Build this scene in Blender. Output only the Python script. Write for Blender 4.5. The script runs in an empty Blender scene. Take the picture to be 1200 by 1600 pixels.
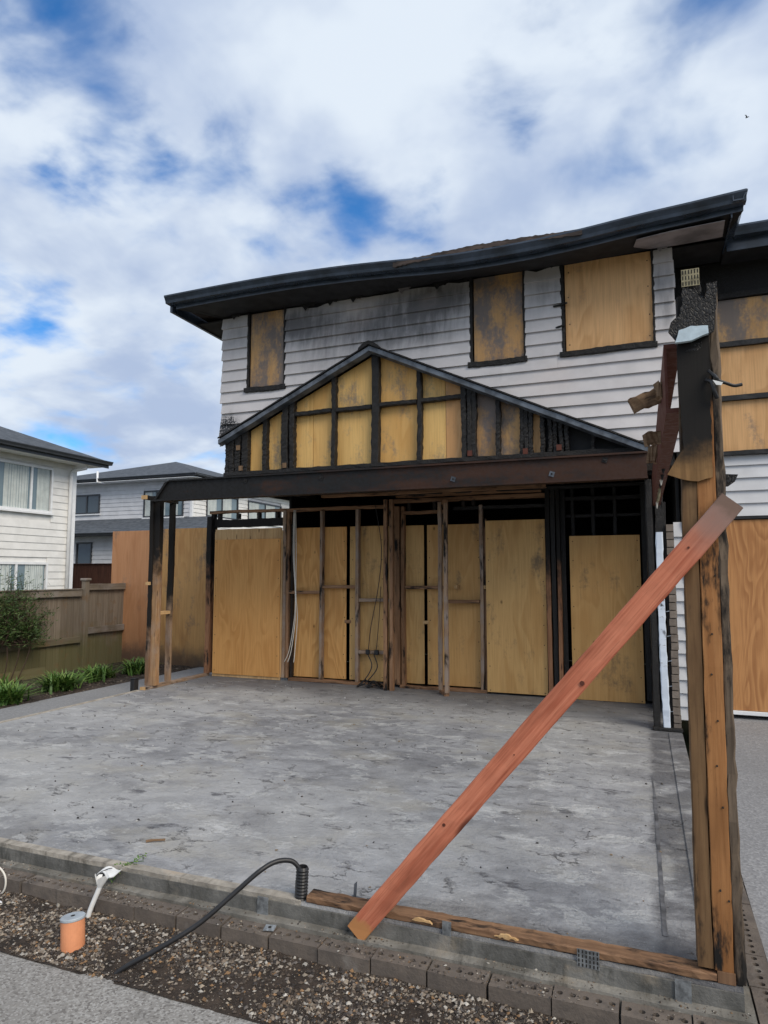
import bpy, bmesh, math, random
from math import sin, cos, pi, radians, atan2, sqrt
from mathutils import Vector, Matrix, noise as mnoise
random.seed(11)
S = bpy.context.scene
COL = S.collection

# ------------------------------------------------------------------ camera
cam_d = bpy.data.cameras.new("camera"); cam = bpy.data.objects.new("camera", cam_d)
COL.objects.link(cam); S.camera = cam
cam_d.sensor_fit = 'HORIZONTAL'; cam_d.sensor_width = 36; cam_d.lens = 31.5
cam_d.clip_start = 0.05; cam_d.clip_end = 6000
PITCH, YAW = radians(5.224), radians(21.012)
fw = Vector((-sin(YAW)*cos(PITCH), cos(YAW)*cos(PITCH), sin(PITCH)))
rt = Vector((cos(YAW), sin(YAW), 0)); up = rt.cross(fw)
cam.matrix_world = Matrix(((rt.x, up.x, -fw.x, 0), (rt.y, up.y, -fw.y, 0), (rt.z, up.z, -fw.z, 1.70), (0, 0, 0, 1)))

# ------------------------------------------------------------------ node helper
class NT:
    def __init__(s, tree): s.t = tree; tree.nodes.clear()
    def n(s, typ, ins=None, **props):
        nd = s.t.nodes.new(typ)
        for k, v in props.items(): setattr(nd, k, v)
        for k, v in (ins or {}).items(): s.put(nd.inputs[k], v)
        return nd
    def put(s, sock, v):
        if isinstance(v, bpy.types.NodeSocket): s.t.links.new(v, sock)
        elif isinstance(v, (tuple, list)) and sock.type == 'RGBA' and len(v) == 3: sock.default_value = (*v, 1)
        else: sock.default_value = v
    def m(s, op, a, b=None, c=None, clamp=False):
        nd = s.n('ShaderNodeMath', operation=op, use_clamp=clamp)
        for i, v in enumerate((a, b, c)):
            if v is not None: s.put(nd.inputs[i], v)
        return nd.outputs[0]
    def vm(s, op, a, b=None):
        nd = s.n('ShaderNodeVectorMath', operation=op)
        s.put(nd.inputs[0], a)
        if b is not None: s.put(nd.inputs[1], b)
        return nd.outputs[0]
    def mix(s, f, a, b, blend='MIX'):
        nd = s.n('ShaderNodeMix', data_type='RGBA', blend_type=blend)
        s.put(nd.inputs[0], f); s.put(nd.inputs[6], a); s.put(nd.inputs[7], b)
        return nd.outputs[2]
    def noise(s, vec, scale, detail=4, rough=.55, dist=0.0):
        return s.n('ShaderNodeTexNoise', {'Vector': vec, 'Scale': scale, 'Detail': detail, 'Roughness': rough, 'Distortion': dist}).outputs[0]
    def rng(s, v, a, b, lo=0.0, hi=1.0, smooth=True):
        nd = s.n('ShaderNodeMapRange', {0: v, 1: a, 2: b, 3: lo, 4: hi}, interpolation_type='SMOOTHSTEP' if smooth else 'LINEAR')
        return nd.outputs[0]
    def sep(s, v): return s.n('ShaderNodeSeparateXYZ', {0: v}).outputs
    def comb(s, x, y, z): return s.n('ShaderNodeCombineXYZ', {0: x, 1: y, 2: z}).outputs[0]

# ------------------------------------------------------------------ sky, sun, exposure
SUN_EL, SUN_AZ = radians(42), radians(122)          # azimuth measured from +Y towards +X
world = bpy.data.worlds.new("World"); S.world = world; world.use_nodes = True
w = NT(world.node_tree)
sky = w.n('ShaderNodeTexSky', sky_type='NISHITA', sun_disc=False, sun_elevation=SUN_EL, sun_rotation=SUN_AZ,
          altitude=50, air_density=1.0, dust_density=0.3, ozone_density=2.0).outputs[0]
dirv = w.n('ShaderNodeTexCoord').outputs['Generated']
dx, dy, dz = w.sep(dirv)
zc = w.m('ADD', w.m('MAXIMUM', dz, 0.0), 0.28)
uv = w.comb(w.m('DIVIDE', dx, zc), w.m('DIVIDE', dy, zc), 0.0)
uvw = w.vm('ADD', uv, w.vm('MULTIPLY', w.n('ShaderNodeTexNoise', {'Vector': uv, 'Scale': 3.0, 'Detail': 2}).outputs[1], (.12, .12, 0.0)))
c1 = w.noise(w.vm('ADD', uvw, (3.1, 1.7, 0.0)), 2.6, 5, .48)
c2 = w.noise(w.vm('ADD', uvw, (9.4, 5.2, 2.0)), 7.5, 5, .52)
dens = w.m('ADD', w.m('MULTIPLY', c1, 0.78), w.m('MULTIPLY', c2, 0.22))
# breaks in the cloud deck
wob = w.m('MULTIPLY', w.m('SUBTRACT', c2, 0.5), 0.16)
holes = 0.0
for (hx, hy, hz, r, a) in [(-.583, .535, .612, .13, .15), (-.348, .808, .476, .10, .13), (-.715, .575, .40, .12, .13),
                           (-.137, .772, .621, .085, .11), (-.46, .64, .60, .08, .08), (-.505, .691, .517, .09, .05), (-.70, .64, .30, .11, .06)]:
    dist = w.n('ShaderNodeVectorMath', {0: dirv, 1: (hx, hy, hz)}, operation='DISTANCE').outputs['Value']
    k = w.rng(w.m('ADD', dist, wob), r*1.45, 0.0, 0.0, a)
    holes = w.m('ADD', holes, k)
dens = w.m('SUBTRACT', dens, holes)
mask = w.rng(dens, .26, .48)
shade = w.rng(w.noise(w.vm('ADD', uvw, (1.3, 7.7, 4.0)), 3.2, 5, .5), .34, .64)
cloudc = w.mix(shade, (2.4, 2.95, 4.05), (4.2, 4.65, 5.2))
skyb = w.mix(1.0, sky, (0.22, 0.62, 0.95), 'MULTIPLY')
col = w.mix(mask, skyb, cloudc)
bg = w.n('ShaderNodeBackground', {'Color': col, 'Strength': 0.10})
out = w.n('ShaderNodeOutputWorld', {0: bg.outputs[0]})

sun_d = bpy.data.lights.new("sun", 'SUN'); sun = bpy.data.objects.new("sun", sun_d); COL.objects.link(sun)
sun_d.energy = 1.5; sun_d.angle = radians(34); sun_d.color = (1.0, .90, .76)
sdir = Vector((sin(SUN_AZ)*cos(SUN_EL), cos(SUN_AZ)*cos(SUN_EL), sin(SUN_EL)))
sun.rotation_euler = sdir.to_track_quat('Z', 'Y').to_euler(); sun.location = (20, -10, 30)
S.view_settings.view_transform = 'Standard'; S.view_settings.look = 'None'
S.view_settings.gamma = 1; S.view_settings.exposure = 0.88; S.view_settings.use_curve_mapping = False
S.cycles.max_bounces = 6; S.cycles.use_denoising = True

# ------------------------------------------------------------------ materials
MATS = {}
def new_mat(name):
    m = bpy.data.materials.new(name); m.use_nodes = True; MATS[name] = m
    return m, NT(m.node_tree)
def finish(nt, color, rough=.8, bump=None, bstr=.3, bdist=.01, metallic=0.0, spec=.4, **extra):
    p = nt.n('ShaderNodeBsdfPrincipled', {'Base Color': color, 'Roughness': rough, 'Metallic': metallic, 'Specular IOR Level': spec})
    for k, v in extra.items(): nt.put(p.inputs[k.replace('_', ' ')], v)
    if bump is not None:
        b = nt.n('ShaderNodeBump', {'Height': bump, 'Strength': bstr, 'Distance': bdist}); nt.put(p.inputs['Normal'], b.outputs[0])
    nt.n('ShaderNodeOutputMaterial', {0: p.outputs[0]})
def ocoord(nt, rnd=True):
    c = nt.n('ShaderNodeTexCoord').outputs['Object']
    if rnd:
        r = nt.n('ShaderNodeObjectInfo').outputs['Random']
        c = nt.vm('ADD', c, nt.comb(nt.m('MULTIPLY', r, 37.0), nt.m('MULTIPLY', r, 91.0), nt.m('MULTIPLY', r, 53.0)))
    return c
def wpos(nt): return nt.n('ShaderNodeNewGeometry').outputs['Position']
CHAR = (.012, .0105, .0095)

def wood(name, c1, c2, char=0.0, zchar=None, ends=None, rough=.75, grey=0.0, kn=(11, 11, 2.6)):
    m, t = new_mat(name)
    raw = t.n('ShaderNodeTexCoord').outputs['Object']
    c = ocoord(t)
    g = t.noise(t.vm('MULTIPLY', c, (38, 38, 1.6)), 1.0, 5, .6, .4)
    col = t.mix(t.rng(g, .3, .7), c1, c2)
    big = t.noise(t.vm('MULTIPLY', c, (7, 7, 1.4)), 1.0, 4, .6)
    fg = t.noise(t.vm('MULTIPLY', c, (130, 130, 3.5)), 1.0, 4, .65)
    col = t.mix(t.rng(fg, .50, .72, 0, .45), col, tuple(x*.5 for x in c2))
    col = t.mix(t.rng(big, .45, .75, 0, .55), col, tuple(x*.45 for x in c2))
    vo = t.n('ShaderNodeTexVoronoi', {'Vector': t.vm('ADD', t.vm('MULTIPLY', c, kn), t.vm('MULTIPLY', t.comb(g, g, g), (.12, .12, .12))), 'Scale': 1.0}).outputs['Distance']
    knot = t.rng(vo, .05, .17, .8, 0.0)
    col = t.mix(knot, col, tuple(x*.18 for x in c2))
    if grey: col = t.mix(t.rng(t.noise(c, 5, 4), .4, .7, 0, grey), col, (.30, .27, .25))
    if char:
        k = t.noise(t.vm('MULTIPLY', c, (9, 9, 2.2)), 1.0, 6, .65)
        col = t.mix(t.rng(k, .68-char*.45, .80-char*.45), col, CHAR)
    if zchar:      # scorched by the fire above (or below) a height in metres
        z = t.sep(wpos(t))[2]
        zz = t.m('ADD', z, t.m('MULTIPLY', t.m('SUBTRACT', t.noise(wpos(t), 5, 5, .6), .5), zchar[1]*2.2))
        col = t.mix(t.rng(zz, zchar[0]-zchar[1]*.5, zchar[0]+zchar[1]*.5), col, CHAR)
    if ends:       # [(z_from, z_to, colour)] in the piece's own length
        z = t.m('ADD', t.sep(raw)[2], t.m('MULTIPLY', t.m('SUBTRACT', t.noise(raw, 14, 4), .5), .12))
        for a, b, cc in ends: col = t.mix(t.rng(z, a, b), col, cc)
    finish(t, col, rough, t.m('ADD', g, t.m('MULTIPLY', knot, -.4)), .35, .004, spec=.25)
    return m

def charmat(name, tint=CHAR, bstr=.55, sheen=(.026, .027, .030)):
    m, t = new_mat(name)
    c = ocoord(t)
    c = t.vm('ADD', c, t.vm('MULTIPLY', t.n('ShaderNodeTexNoise', {'Vector': c, 'Scale': 22.0, 'Detail': 3}).outputs[1], (.022, .022, .022)))
    v = t.n('ShaderNodeTexVoronoi', {'Vector': t.vm('MULTIPLY', c, (80, 80, 46)), 'Scale': 1.0}, feature='DISTANCE_TO_EDGE').outputs['Distance']
    n = t.noise(c, 30, 5, .65)
    h = t.m('ADD', t.rng(v, 0, .22), t.m('MULTIPLY', n, .5))
    col = t.mix(t.m('MULTIPLY', t.rng(v, .02, .3), t.rng(n, .4, .7)), tint, sheen)
    finish(t, col, .55, h, bstr, .006, spec=.35)
    return m

def plywood(name, base, line, soot=0.0, lines=13.0, sootc=(.10, .10, .11), mud=None):
    m, t = new_mat(name)
    c = ocoord(t)
    f = t.noise(t.vm('MULTIPLY', c, (2.3, 2.3, .55)), 1.0, 2, .45, .6)
    s = t.m('FRACT', t.m('MULTIPLY', f, lines))
    ln = t.m('MULTIPLY', t.rng(s, .0, .75), t.rng(s, .98, .80))
    str_ = t.noise(t.vm('MULTIPLY', c, (60, 60, 2.0)), 1.0, 4, .6)
    broad = t.noise(t.vm('MULTIPLY', c, (3.0, 3.0, .9)), 1.0, 3)
    col = t.mix(t.m('MULTIPLY', t.m('MULTIPLY', ln, .62), t.rng(broad, .36, .6)), base, line)
    col = t.mix(t.rng(str_, .35, .75, 0, .35), col, tuple(x*.6 for x in line))
    col = t.mix(t.rng(broad, .45, .8, 0, .4), col, tuple(a*.72 for a in base))
    rv = t.m('FRACT', t.m('MULTIPLY', t.n('ShaderNodeObjectInfo').outputs['Random'], 7.3))
    col = t.mix(t.m('MULTIPLY', rv, .42), col, tuple(a*b for a, b in zip(base, (.80, .62, .48))))      # no two sheets alike
    vo = t.n('ShaderNodeTexVoronoi', {'Vector': t.vm('MULTIPLY', c, (2.6, 2.6, 1.7)), 'Scale': 1.0}).outputs['Distance']
    col = t.mix(t.rng(vo, .02, .07, .8, 0), col, tuple(x*.25 for x in line))
    if soot:
        k = t.noise(t.vm('MULTIPLY', c, (3.2, 3.2, 1.5)), 1.0, 7, .68)
        fine = t.noise(c, 26, 4, .7)
        kk = t.m('ADD', k, t.m('MULTIPLY', t.m('SUBTRACT', fine, .5), .22))
        col = t.mix(t.rng(kk, .64-soot*.3, .86-soot*.3, 0, .85), col, sootc)
    if mud is not None:
        pw = wpos(t); zz = t.m('ADD', t.sep(pw)[2], t.m('MULTIPLY', t.m('SUBTRACT', t.noise(pw, 4, 5, .6), .5), .5))
        col = t.mix(t.rng(zz, mud+.35, mud-.1, 0, .8), col, (.06, .05, .045))
    finish(t, col, .62, str_, .10, .002, spec=.3)
    return m

def plain(name, col, rough=.6, var=.2, scale=6, bstr=.15, metallic=0.0, spec=.4):
    m, t = new_mat(name)
    c = ocoord(t)
    n = t.noise(c, scale, 5, .6)
    cc = t.mix(t.rng(n, .3, .7), tuple(x*(1-var) for x in col), tuple(min(1, x*(1+var)) for x in col))
    finish(t, cc, rough, t.noise(c, scale*6, 4), bstr, .003, metallic, spec)
    return m

M_char = charmat('charcoal')
M_charb = charmat('charcoal_brown', (.018, .013, .010), .7, (.06, .045, .034))
M_black = plain('sooty_black', (.010, .010, .011), .7, .4)
M_ply = plywood('plywood_new', (.68, .37, .125), (.44, .19, .045))
M_plyd = plywood('plywood_smoked', (.58, .36, .14), (.42, .225, .07), .36, 8, (.13, .095, .06))
M_plyg = plywood('plywood_gable', (.78, .50, .18), (.58, .31, .085), .40, 5, (.16, .15, .14))
M_plyw = plywood('plywood_sooted', (.55, .345, .155), (.42, .235, .085), .85, 6, (.12, .12, .13))
M_plyr = plywood('plywood_window', (.72, .43, .20), (.50, .265, .10), .28, 9, (.15, .13, .12))
M_plys = plywood('plywood_strong_grain', (.54, .27, .105), (.26, .095, .03), 0, 12)
M_plyo = plywood('plywood_outdoor', (.60, .34, .13), (.44, .21, .07), .40, 7, (.13, .11, .10), .05)
M_stud = wood('stud_brown', (.33, .19, .105), (.20, .105, .055), .34)
M_studg = wood('stud_grey_brown', (.36, .25, .165), (.22, .14, .09), .32, None, None, .8, .5)
M_studz = wood('stud_charred_top', (.40, .25, .13), (.28, .15, .07), .12, (1.72, .5), None, .75, .3)
M_studz2 = wood('stud_charred_most', (.24, .15, .09), (.16, .09, .05), .3, (.75, .5), None, .8, .3)
M_studh = wood('stud_charred_head', (.33, .17, .09), (.22, .10, .05), .30, (1.55, .9))
M_postl = wood('post_dark', (.20, .118, .056), (.13, .072, .034), .26, (2.2, .8))
M_postm = wood('post_orange', (.40, .19, .072), (.30, .13, .045), .30, (2.3, .9))
M_postr = wood('post_edge', (.16, .12, .085), (.09, .065, .045), .42)
M_plate = wood('sill_plate', (.27, .155, .085), (.16, .088, .05), .34, None, [( .90, 1.02, (.20, .10, .06))], .7)
M_brace = wood('brace_red', (.62, .225, .130), (.40, .110, .058), 0, None,
               [(1.02, 1.30, (.30, .185, .15)), (1.27, 1.33, (.20, .13, .10)), (-1.262, -1.312, (.46, .21, .08))], .7, 0.0, (6, 6, 1.5))
M_raw = wood('raw_timber', (.60, .40, .20), (.48, .29, .13), 0)
M_chunk = wood('burnt_stub', (.26, .17, .10), (.15, .09, .05), .3)

def m_boards(name, base, soot=True, X=None):
    m, t = new_mat(name)
    p = wpos(t); x, y, z = t.sep(p)
    c = ocoord(t)
    n = t.noise(c, 3, 5)
    col = t.mix(t.rng(n, .3, .7), base, tuple(v*.86 for v in base))
    sp = t.noise(p, 60, 3, .6)
    if soot:
        blobs = 0.0
        for cx, cz, sx, sz, a in [(-3.3, 5.10, 1.5, .34, .72), (-2.6, 4.75, .9, .26, .40), (-4.1, 4.6, .7, .35, .34), (.35, 4.75, .18, .5, .5),
                                  (-5.5, 3.78, .28, .36, .62), (-5.5, 5.2, .35, .45, .34), (-1.05, 5.0, .3, .4, .20), (.42, 3.9, .22, .22, .45), (-4.45, 5.25, .5, .3, .5), (-1.6, 4.15, .6, .12, .3), (-.9, 5.2, .35, .25, .35), (-2.3, 5.3, .6, .25, .55), (.3, 5.2, .2, .3, .3)]:
            u = t.m('DIVIDE', t.m('SUBTRACT', x, cx), sx); v = t.m('DIVIDE', t.m('SUBTRACT', z, cz), sz)
            d2 = t.m('ADD', t.m('MULTIPLY', u, u), t.m('MULTIPLY', v, v))
            blobs = t.m('ADD', blobs, t.m('MULTIPLY', t.m('POWER', 2.718, t.m('MULTIPLY', d2, -1.0)), a))
        st = t.noise(t.vm('MULTIPLY', p, (13, 1, 2.2)), 1.0, 6, .68)
        bl = t.noise(t.vm('MULTIPLY', p, (1.7, 1, 3.2)), 1.0, 5, .6)
        k = t.m('MULTIPLY', blobs, t.m('ADD', t.m('MULTIPLY', st, 1.3), t.m('MULTIPLY', bl, .7)))
        col = t.mix(t.rng(k, .14, .95, 0, .85), col, (.075, .073, .076))
        fl = t.noise(t.vm('MULTIPLY', p, (34, 1, 44)), 1.0, 5, .75)
        lu = t.m('DIVIDE', t.m('SUBTRACT', x, -5.55), .30); lv = t.m('DIVIDE', t.m('SUBTRACT', z, 3.75), .34)
        lb = t.m('POWER', 2.718, t.m('MULTIPLY', t.m('ADD', t.m('MULTIPLY', lu, lu), t.m('MULTIPLY', lv, lv)), -1.0))
        col = t.mix(t.rng(t.m('MULTIPLY', t.m('ADD', fl, -.18), lb), .20, .27), col, (.02, .02, .02))
        warm = t.noise(t.vm('MULTIPLY', p, (.9, 1, 1.4)), 1.0, 4)
        col = t.mix(t.rng(warm, .5, .72, 0, .35), col, (.60, .51, .46))
        col = t.mix(t.rng(sp, .70, .78, 0, .5), col, (.12, .11, .11))
    finish(t, col, .5, t.noise(p, 25, 4), .06, .004)
    return m
M_wb = m_boards('weatherboard_sooted', (.60, .575, .572))
M_wbc = m_boards('weatherboard_clean', (.66, .665, .68), False)
M_wbA = m_boards('weatherboard_white', (.80, .79, .76), False)

def slabmat():
    m, t = new_mat('burnt_concrete')
    p = wpos(t)
    q = t.vm('MULTIPLY', p, (1.0, 1.35, 1.0))
    b = t.noise(q, .55, 4, .5, .6)
    n1 = t.noise(t.vm('ADD', q, (4, 2, 0)), 2.1, 8, .68, .25)
    n2 = t.noise(t.vm('ADD', q, (9, 5, 0)), 6.5, 7, .70, .2)
    n3 = t.noise(p, 34, 5, .7)
    v = t.m('ADD', t.m('ADD', t.m('MULTIPLY', n1, .5), t.m('MULTIPLY', n2, .33)), t.m('MULTIPLY', b, .3))
    v = t.m('ADD', v, t.m('MULTIPLY', t.m('SUBTRACT', n3, .5), .14))
    col = t.mix(t.rng(v, .38, .74), (.165, .167, .174), (.40, .402, .41))
    warm = t.noise(t.vm('ADD', q, (21, 13, 0)), 1.3, 5, .6)
    col = t.mix(t.rng(warm, .49, .68, 0, .5), col, (.36, .335, .275))
    lf_ = t.noise(t.vm('ADD', p, (2.2, 40, 0)), .42, 4, .55)
    col = t.mix(t.rng(lf_, .42, .64, 0, .55), col, (.44, .435, .42))
    ck = t.noise(t.vm('ADD', p, (12, 3, 0)), 1.15, 9, .72)
    col = t.mix(t.rng(ck, .50, .66, 0, .5), col, (.13, .13, .138))
    # pale spalled patches and dark scorch streaks
    pt = t.noise(t.vm('ADD', t.vm('MULTIPLY', p, (1, 1.5, 1)), (31, 7, 0)), 2.6, 8, .68, .2)
    col = t.mix(t.rng(pt, .545, .605, 0, .72), col, (.54, .54, .53))
    dk = t.noise(t.vm('ADD', t.vm('MULTIPLY', p, (1, 1.7, 1)), (3, 17, 0)), 3.2, 8, .72, .2)
    col = t.mix(t.rng(dk, .565, .68, 0, .78), col, (.060, .060, .068))
    y = t.sep(p)[1]; x = t.sep(p)[0]
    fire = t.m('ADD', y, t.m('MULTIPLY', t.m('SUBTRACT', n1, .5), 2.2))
    col = t.mix(t.rng(fire, 7.6, 9.4, 0, .62), col, (.055, .055, .060))       # darker towards the rear wall
    wx = t.m('ADD', x, t.m('MULTIPLY', t.m('SUBTRACT', n2, .5), .22))
    band_ = t.m('MULTIPLY', t.rng(wx, -.03, .05), t.rng(n1, .36, .52))
    col = t.mix(t.m('MULTIPLY', band_, .72), col, (.058, .058, .064))     # soot left where the side wall stood
    fr_ = t.m('ADD', y, t.m('MULTIPLY', t.m('SUBTRACT', n1, .5), .5))
    col = t.mix(t.m('MULTIPLY', t.rng(fr_, 3.62, 3.40), t.m('MULTIPLY', t.rng(x, -1.9, -1.2), .6)), col, (.075, .073, .075))
    crk = t.n('ShaderNodeTexVoronoi', {'Vector': t.vm('ADD', t.vm('MULTIPLY', p, (1, 1.5, 1)), t.vm('MULTIPLY', t.comb(n2, n1, n2), (.6, .6, 0))), 'Scale': 2.3}, feature='DISTANCE_TO_EDGE').outputs['Distance']
    cm = t.m('MULTIPLY', t.rng(crk, .0, .02, 1, 0), t.rng(n1, .5, .62))
    col = t.mix(t.m('MULTIPLY', cm, .7), col, (.05, .05, .055))
    spk = t.noise(p, 130, 2, .5)
    col = t.mix(t.rng(spk, .69, .76, 0, .7), col, (.62, .62, .62))
    col = t.mix(t.rng(spk, .30, .24, 0, .6), col, (.05, .05, .055))
    h = t.m('ADD', t.m('ADD', t.m('MULTIPLY', n1, .6), t.m('MULTIPLY', n2, .5)), t.m('ADD', t.m('MULTIPLY', n3, .34), t.m('ADD', t.rng(pt, .58, .65, 0, -.25), t.m('MULTIPLY', cm, -.3))))
    finish(t, col, t.rng(n2, .3, .7, .55, .85), h, .95, .035, spec=.35)
    return m
M_slab = slabmat()

def edgemat(name, c1, c2, stain=(.06, .06, .05), warm=(.42, .34, .24), sc=4):
    m, t = new_mat(name)
    p = wpos(t)
    n1 = t.noise(p, sc, 7, .65); n2 = t.noise(t.vm('MULTIPLY', p, (5, 1, 1.5)), 2.0, 6, .65)
    col = t.mix(t.rng(n1, .3, .7), c1, c2)
    col = t.mix(t.rng(n2, .5, .72, 0, .8), col, stain)
    col = t.mix(t.rng(t.noise(t.vm('ADD', p, (7, 7, 7)), 2.6, 5), .56, .7, 0, .6), col, warm)
    n3 = t.noise(p, 45, 5, .7)
    finish(t, col, .9, t.m('ADD', n1, t.m('MULTIPLY', n3, .5)), .6, .02)
    return m
M_edge = edgemat('slab_edge', (.085, .083, .075), (.19, .185, .17), (.035, .034, .028))
M_ledge = edgemat('mortar_ledge', (.12, .112, .095), (.27, .255, .225), (.045, .042, .034), (.26, .20, .13))
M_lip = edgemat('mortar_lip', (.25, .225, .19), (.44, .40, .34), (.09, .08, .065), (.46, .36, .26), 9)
def brickmat(name, a, b):
    m, t = new_mat(name)
    c = ocoord(t); r = t.n('ShaderNodeObjectInfo').outputs['Random']
    n = t.noise(c, 9, 6, .65); f = t.noise(c, 60, 4, .65)
    col = t.mix(t.rng(n, .3, .7), a, b)
    col = t.mix(t.m('MULTIPLY', r, .45), col, (.10, .082, .068))
    col = t.mix(t.rng(f, .6, .75, 0, .5), col, (.055, .048, .042))
    col = t.mix(t.rng(t.noise(c, 5, 5), .6, .75, 0, .45), col, (.32, .30, .27))
    finish(t, col, .9, t.m('ADD', f, n), .5, .008)
    return m
M_brick = brickmat('brick_brown', (.165, .135, .110), (.10, .084, .072))
M_brickv = brickmat('brick_pier', (.24, .20, .165), (.16, .13, .105))
M_hole = plain('brick_core', (.020, .018, .016), .95)

def aggregate(name, base, dark, light, scale, amount=.5):
    m, t = new_mat(name)
    p = wpos(t)
    vo = t.n('ShaderNodeTexVoronoi', {'Vector': p, 'Scale': scale})
    r = t.sep(vo.outputs['Color'])[0]
    col = t.mix(t.rng(r, .55, .95, 0, amount), base, light)
    col = t.mix(t.rng(r, .30, .05, 0, amount), col, dark)
    big = t.noise(p, .8, 5); col = t.mix(t.rng(big, .4, .7, 0, .35), col, tuple(x*.72 for x in base))
    st = t.noise(p, 3.1, 7, .68); col = t.mix(t.rng(st, .6, .75, 0, .4), col, tuple(x*.5 for x in base))
    n = t.noise(p, scale*.6, 4)
    finish(t, col, .85, t.m('ADD', n, t.m('MULTIPLY', vo.outputs['Distance'], .6)), .45, .006)
    return m
M_path = aggregate('aggregate_concrete', (.25, .238, .22), (.12, .11, .10), (.38, .37, .35), 105, .75)
M_drive = aggregate('driveway_concrete', (.235, .235, .24), (.15, .15, .155), (.36, .36, .36), 65, .45)
M_side = aggregate('side_path_concrete', (.22, .22, .22), (.14, .14, .14), (.32, .32, .31), 60, .4)
def soilmat():
    m, t = new_mat('soil')
    p = wpos(t); n = t.noise(p, 9, 8, .7); f = t.noise(p, 60, 5, .7)
    col = t.mix(t.rng(n, .3, .7), (.022, .016, .012), (.085, .062, .046))
    col = t.mix(t.rng(f, .6, .75, 0, .5), col, (.17, .14, .11))
    finish(t, col, .95, t.m('ADD', n, f), .9, .03); return m
M_soil = soilmat()
def stonemat():
    m, t = new_mat('stone_chips')
    a = t.n('ShaderNodeAttribute', attribute_name='tint').outputs['Color']
    n = t.noise(wpos(t), 90, 4); finish(t, t.mix(t.rng(n, .35, .7, 0, .5), a, t.mix(.5, a, (.03, .025, .02))), .85, n, .3, .003); return m
M_stone = stonemat()
def groundmat():
    m, t = new_mat('far_ground')
    p = wpos(t); n = t.noise(p, .6, 7, .65)
    finish(t, t.mix(t.rng(n, .35, .65), (.06, .075, .03), (.12, .10, .07)), .95, t.noise(p, 14, 6), .6, .05); return m
M_ground = groundmat()

def steelmat(name, rust, dark, amt=0.5, lo=-6.5, hi=-0.5):
    m, t = new_mat(name)
    p = wpos(t); x = t.sep(p)[0]
    n = t.noise(t.vm('MULTIPLY', p, (1.3, 1, 4)), 1.0, 7, .65); f = t.noise(p, 22, 6, .68)
    g = t.rng(x, lo, hi, 0.0, 1.0, False)
    k = t.m('ADD', t.m('ADD', n, t.m('MULTIPLY', t.m('SUBTRACT', f, .5), .35)), t.m('MULTIPLY', t.m('SUBTRACT', g, 1-amt), .35))
    col = t.mix(t.rng(k, .38, .68), dark, rust)
    col = t.mix(t.rng(f, .66, .78, 0, .5), col, (.11, .05, .022))
    finish(t, col, t.rng(f, .3, .7, .5, .8), f, .35, .004, 0.15); return m
M_beam = steelmat('scorched_steel', (.046, .019, .010), (.010, .0095, .0095), .45)
M_redsteel = steelmat('rusted_steel', (.105, .031, .018), (.045, .017, .011), .8, -6, -2)
M_flash = plain('zinc_flashing', (.105, .118, .135), .5, .55, 5, .15, .4)
M_galv = plain('galvanised_plate', (.42, .45, .47), .45, .35, 40, .3, .6)
M_gut = plain('dark_gutter', (.030, .042, .062), .26, .5, 3, .10, 0.0, .6)
M_gutA = plain('grey_gutter', (.045, .05, .058), .4, .15)
M_soff = plain('scorched_soffit', (.016, .016, .018), .8, .4)
M_soffg = plain('grey_soffit', (.22, .20, .205), .7, .35, 3)
M_frame = plain('burnt_frame', (.014, .014, .015), .5, .5, 30, .8)
M_white = plain('white_paint', (.78, .79, .80), .45, .06)
M_pvc = plain('white_plastic', (.74, .74, .72), .4, .08)
M_orange = plain('orange_pvc', (.66, .27, .13), .5, .14, 8)
M_cap = plain('grey_cap', (.36, .40, .43), .5, .15, 14)
M_rubber = plain('black_rubber', (.018, .018, .019), .42, .25)
M_plaster = plain('pale_plasterboard', (.50, .60, .66), .6, .12, 20)
M_wcable = plain('white_sheath', (.72, .68, .60), .5, .08)
def peeling(name):
    m, t = new_mat(name)
    p = wpos(t); n = t.noise(t.vm('MULTIPLY', p, (6, 6, 24)), 1.0, 6, .7)
    b = t.noise(p, 5, 5)
    col = t.mix(t.rng(n, .60, .70), (.60, .66, .74), (.17, .13, .09))
    col = t.mix(t.rng(b, .62, .7), col, (.05, .045, .04))
    finish(t, col, .6, n, .6, .006); return m
M_peel = peeling('blistered_white_paint')
def shingle(name, a, b):
    m, t = new_mat(name)
    p = wpos(t)
    br = t.n('ShaderNodeTexNoise', {'Vector': t.vm('MULTIPLY', p, (5, 5, 16)), 'Scale': 1.0, 'Detail': 6}).outputs[0]
    z = t.m('FRACT', t.m('MULTIPLY', t.sep(p)[2], 11.0))
    col = t.mix(t.rng(br, .35, .65), a, b)
    col = t.mix(t.rng(z, .80, .98, 0, .5), col, tuple(x*.4 for x in a))
    finish(t, col, .9, t.m('ADD', br, z), .5, .03); return m
M_roofA = shingle('roof_shingle_grey', (.055, .064, .078), (.095, .108, .125))
M_roofB = shingle('roof_shingle_burnt', (.045, .036, .032), (.10, .075, .065))
def glassmat(name, tint, refl=.25):
    m, t = new_mat(name)
    finish(t, tint, .06, spec=.6); return m
M_glass = glassmat('window_glass', (.16, .22, .25))
M_glassd = glassmat('window_glass_dark', (.055, .08, .10))
M_curt = plain('curtain', (.52, .56, .54), .9, .12, 3)
M_fence = wood('fence_weathered', (.27, .225, .175), (.175, .14, .10), 0, None, None, .9, .6)
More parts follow.
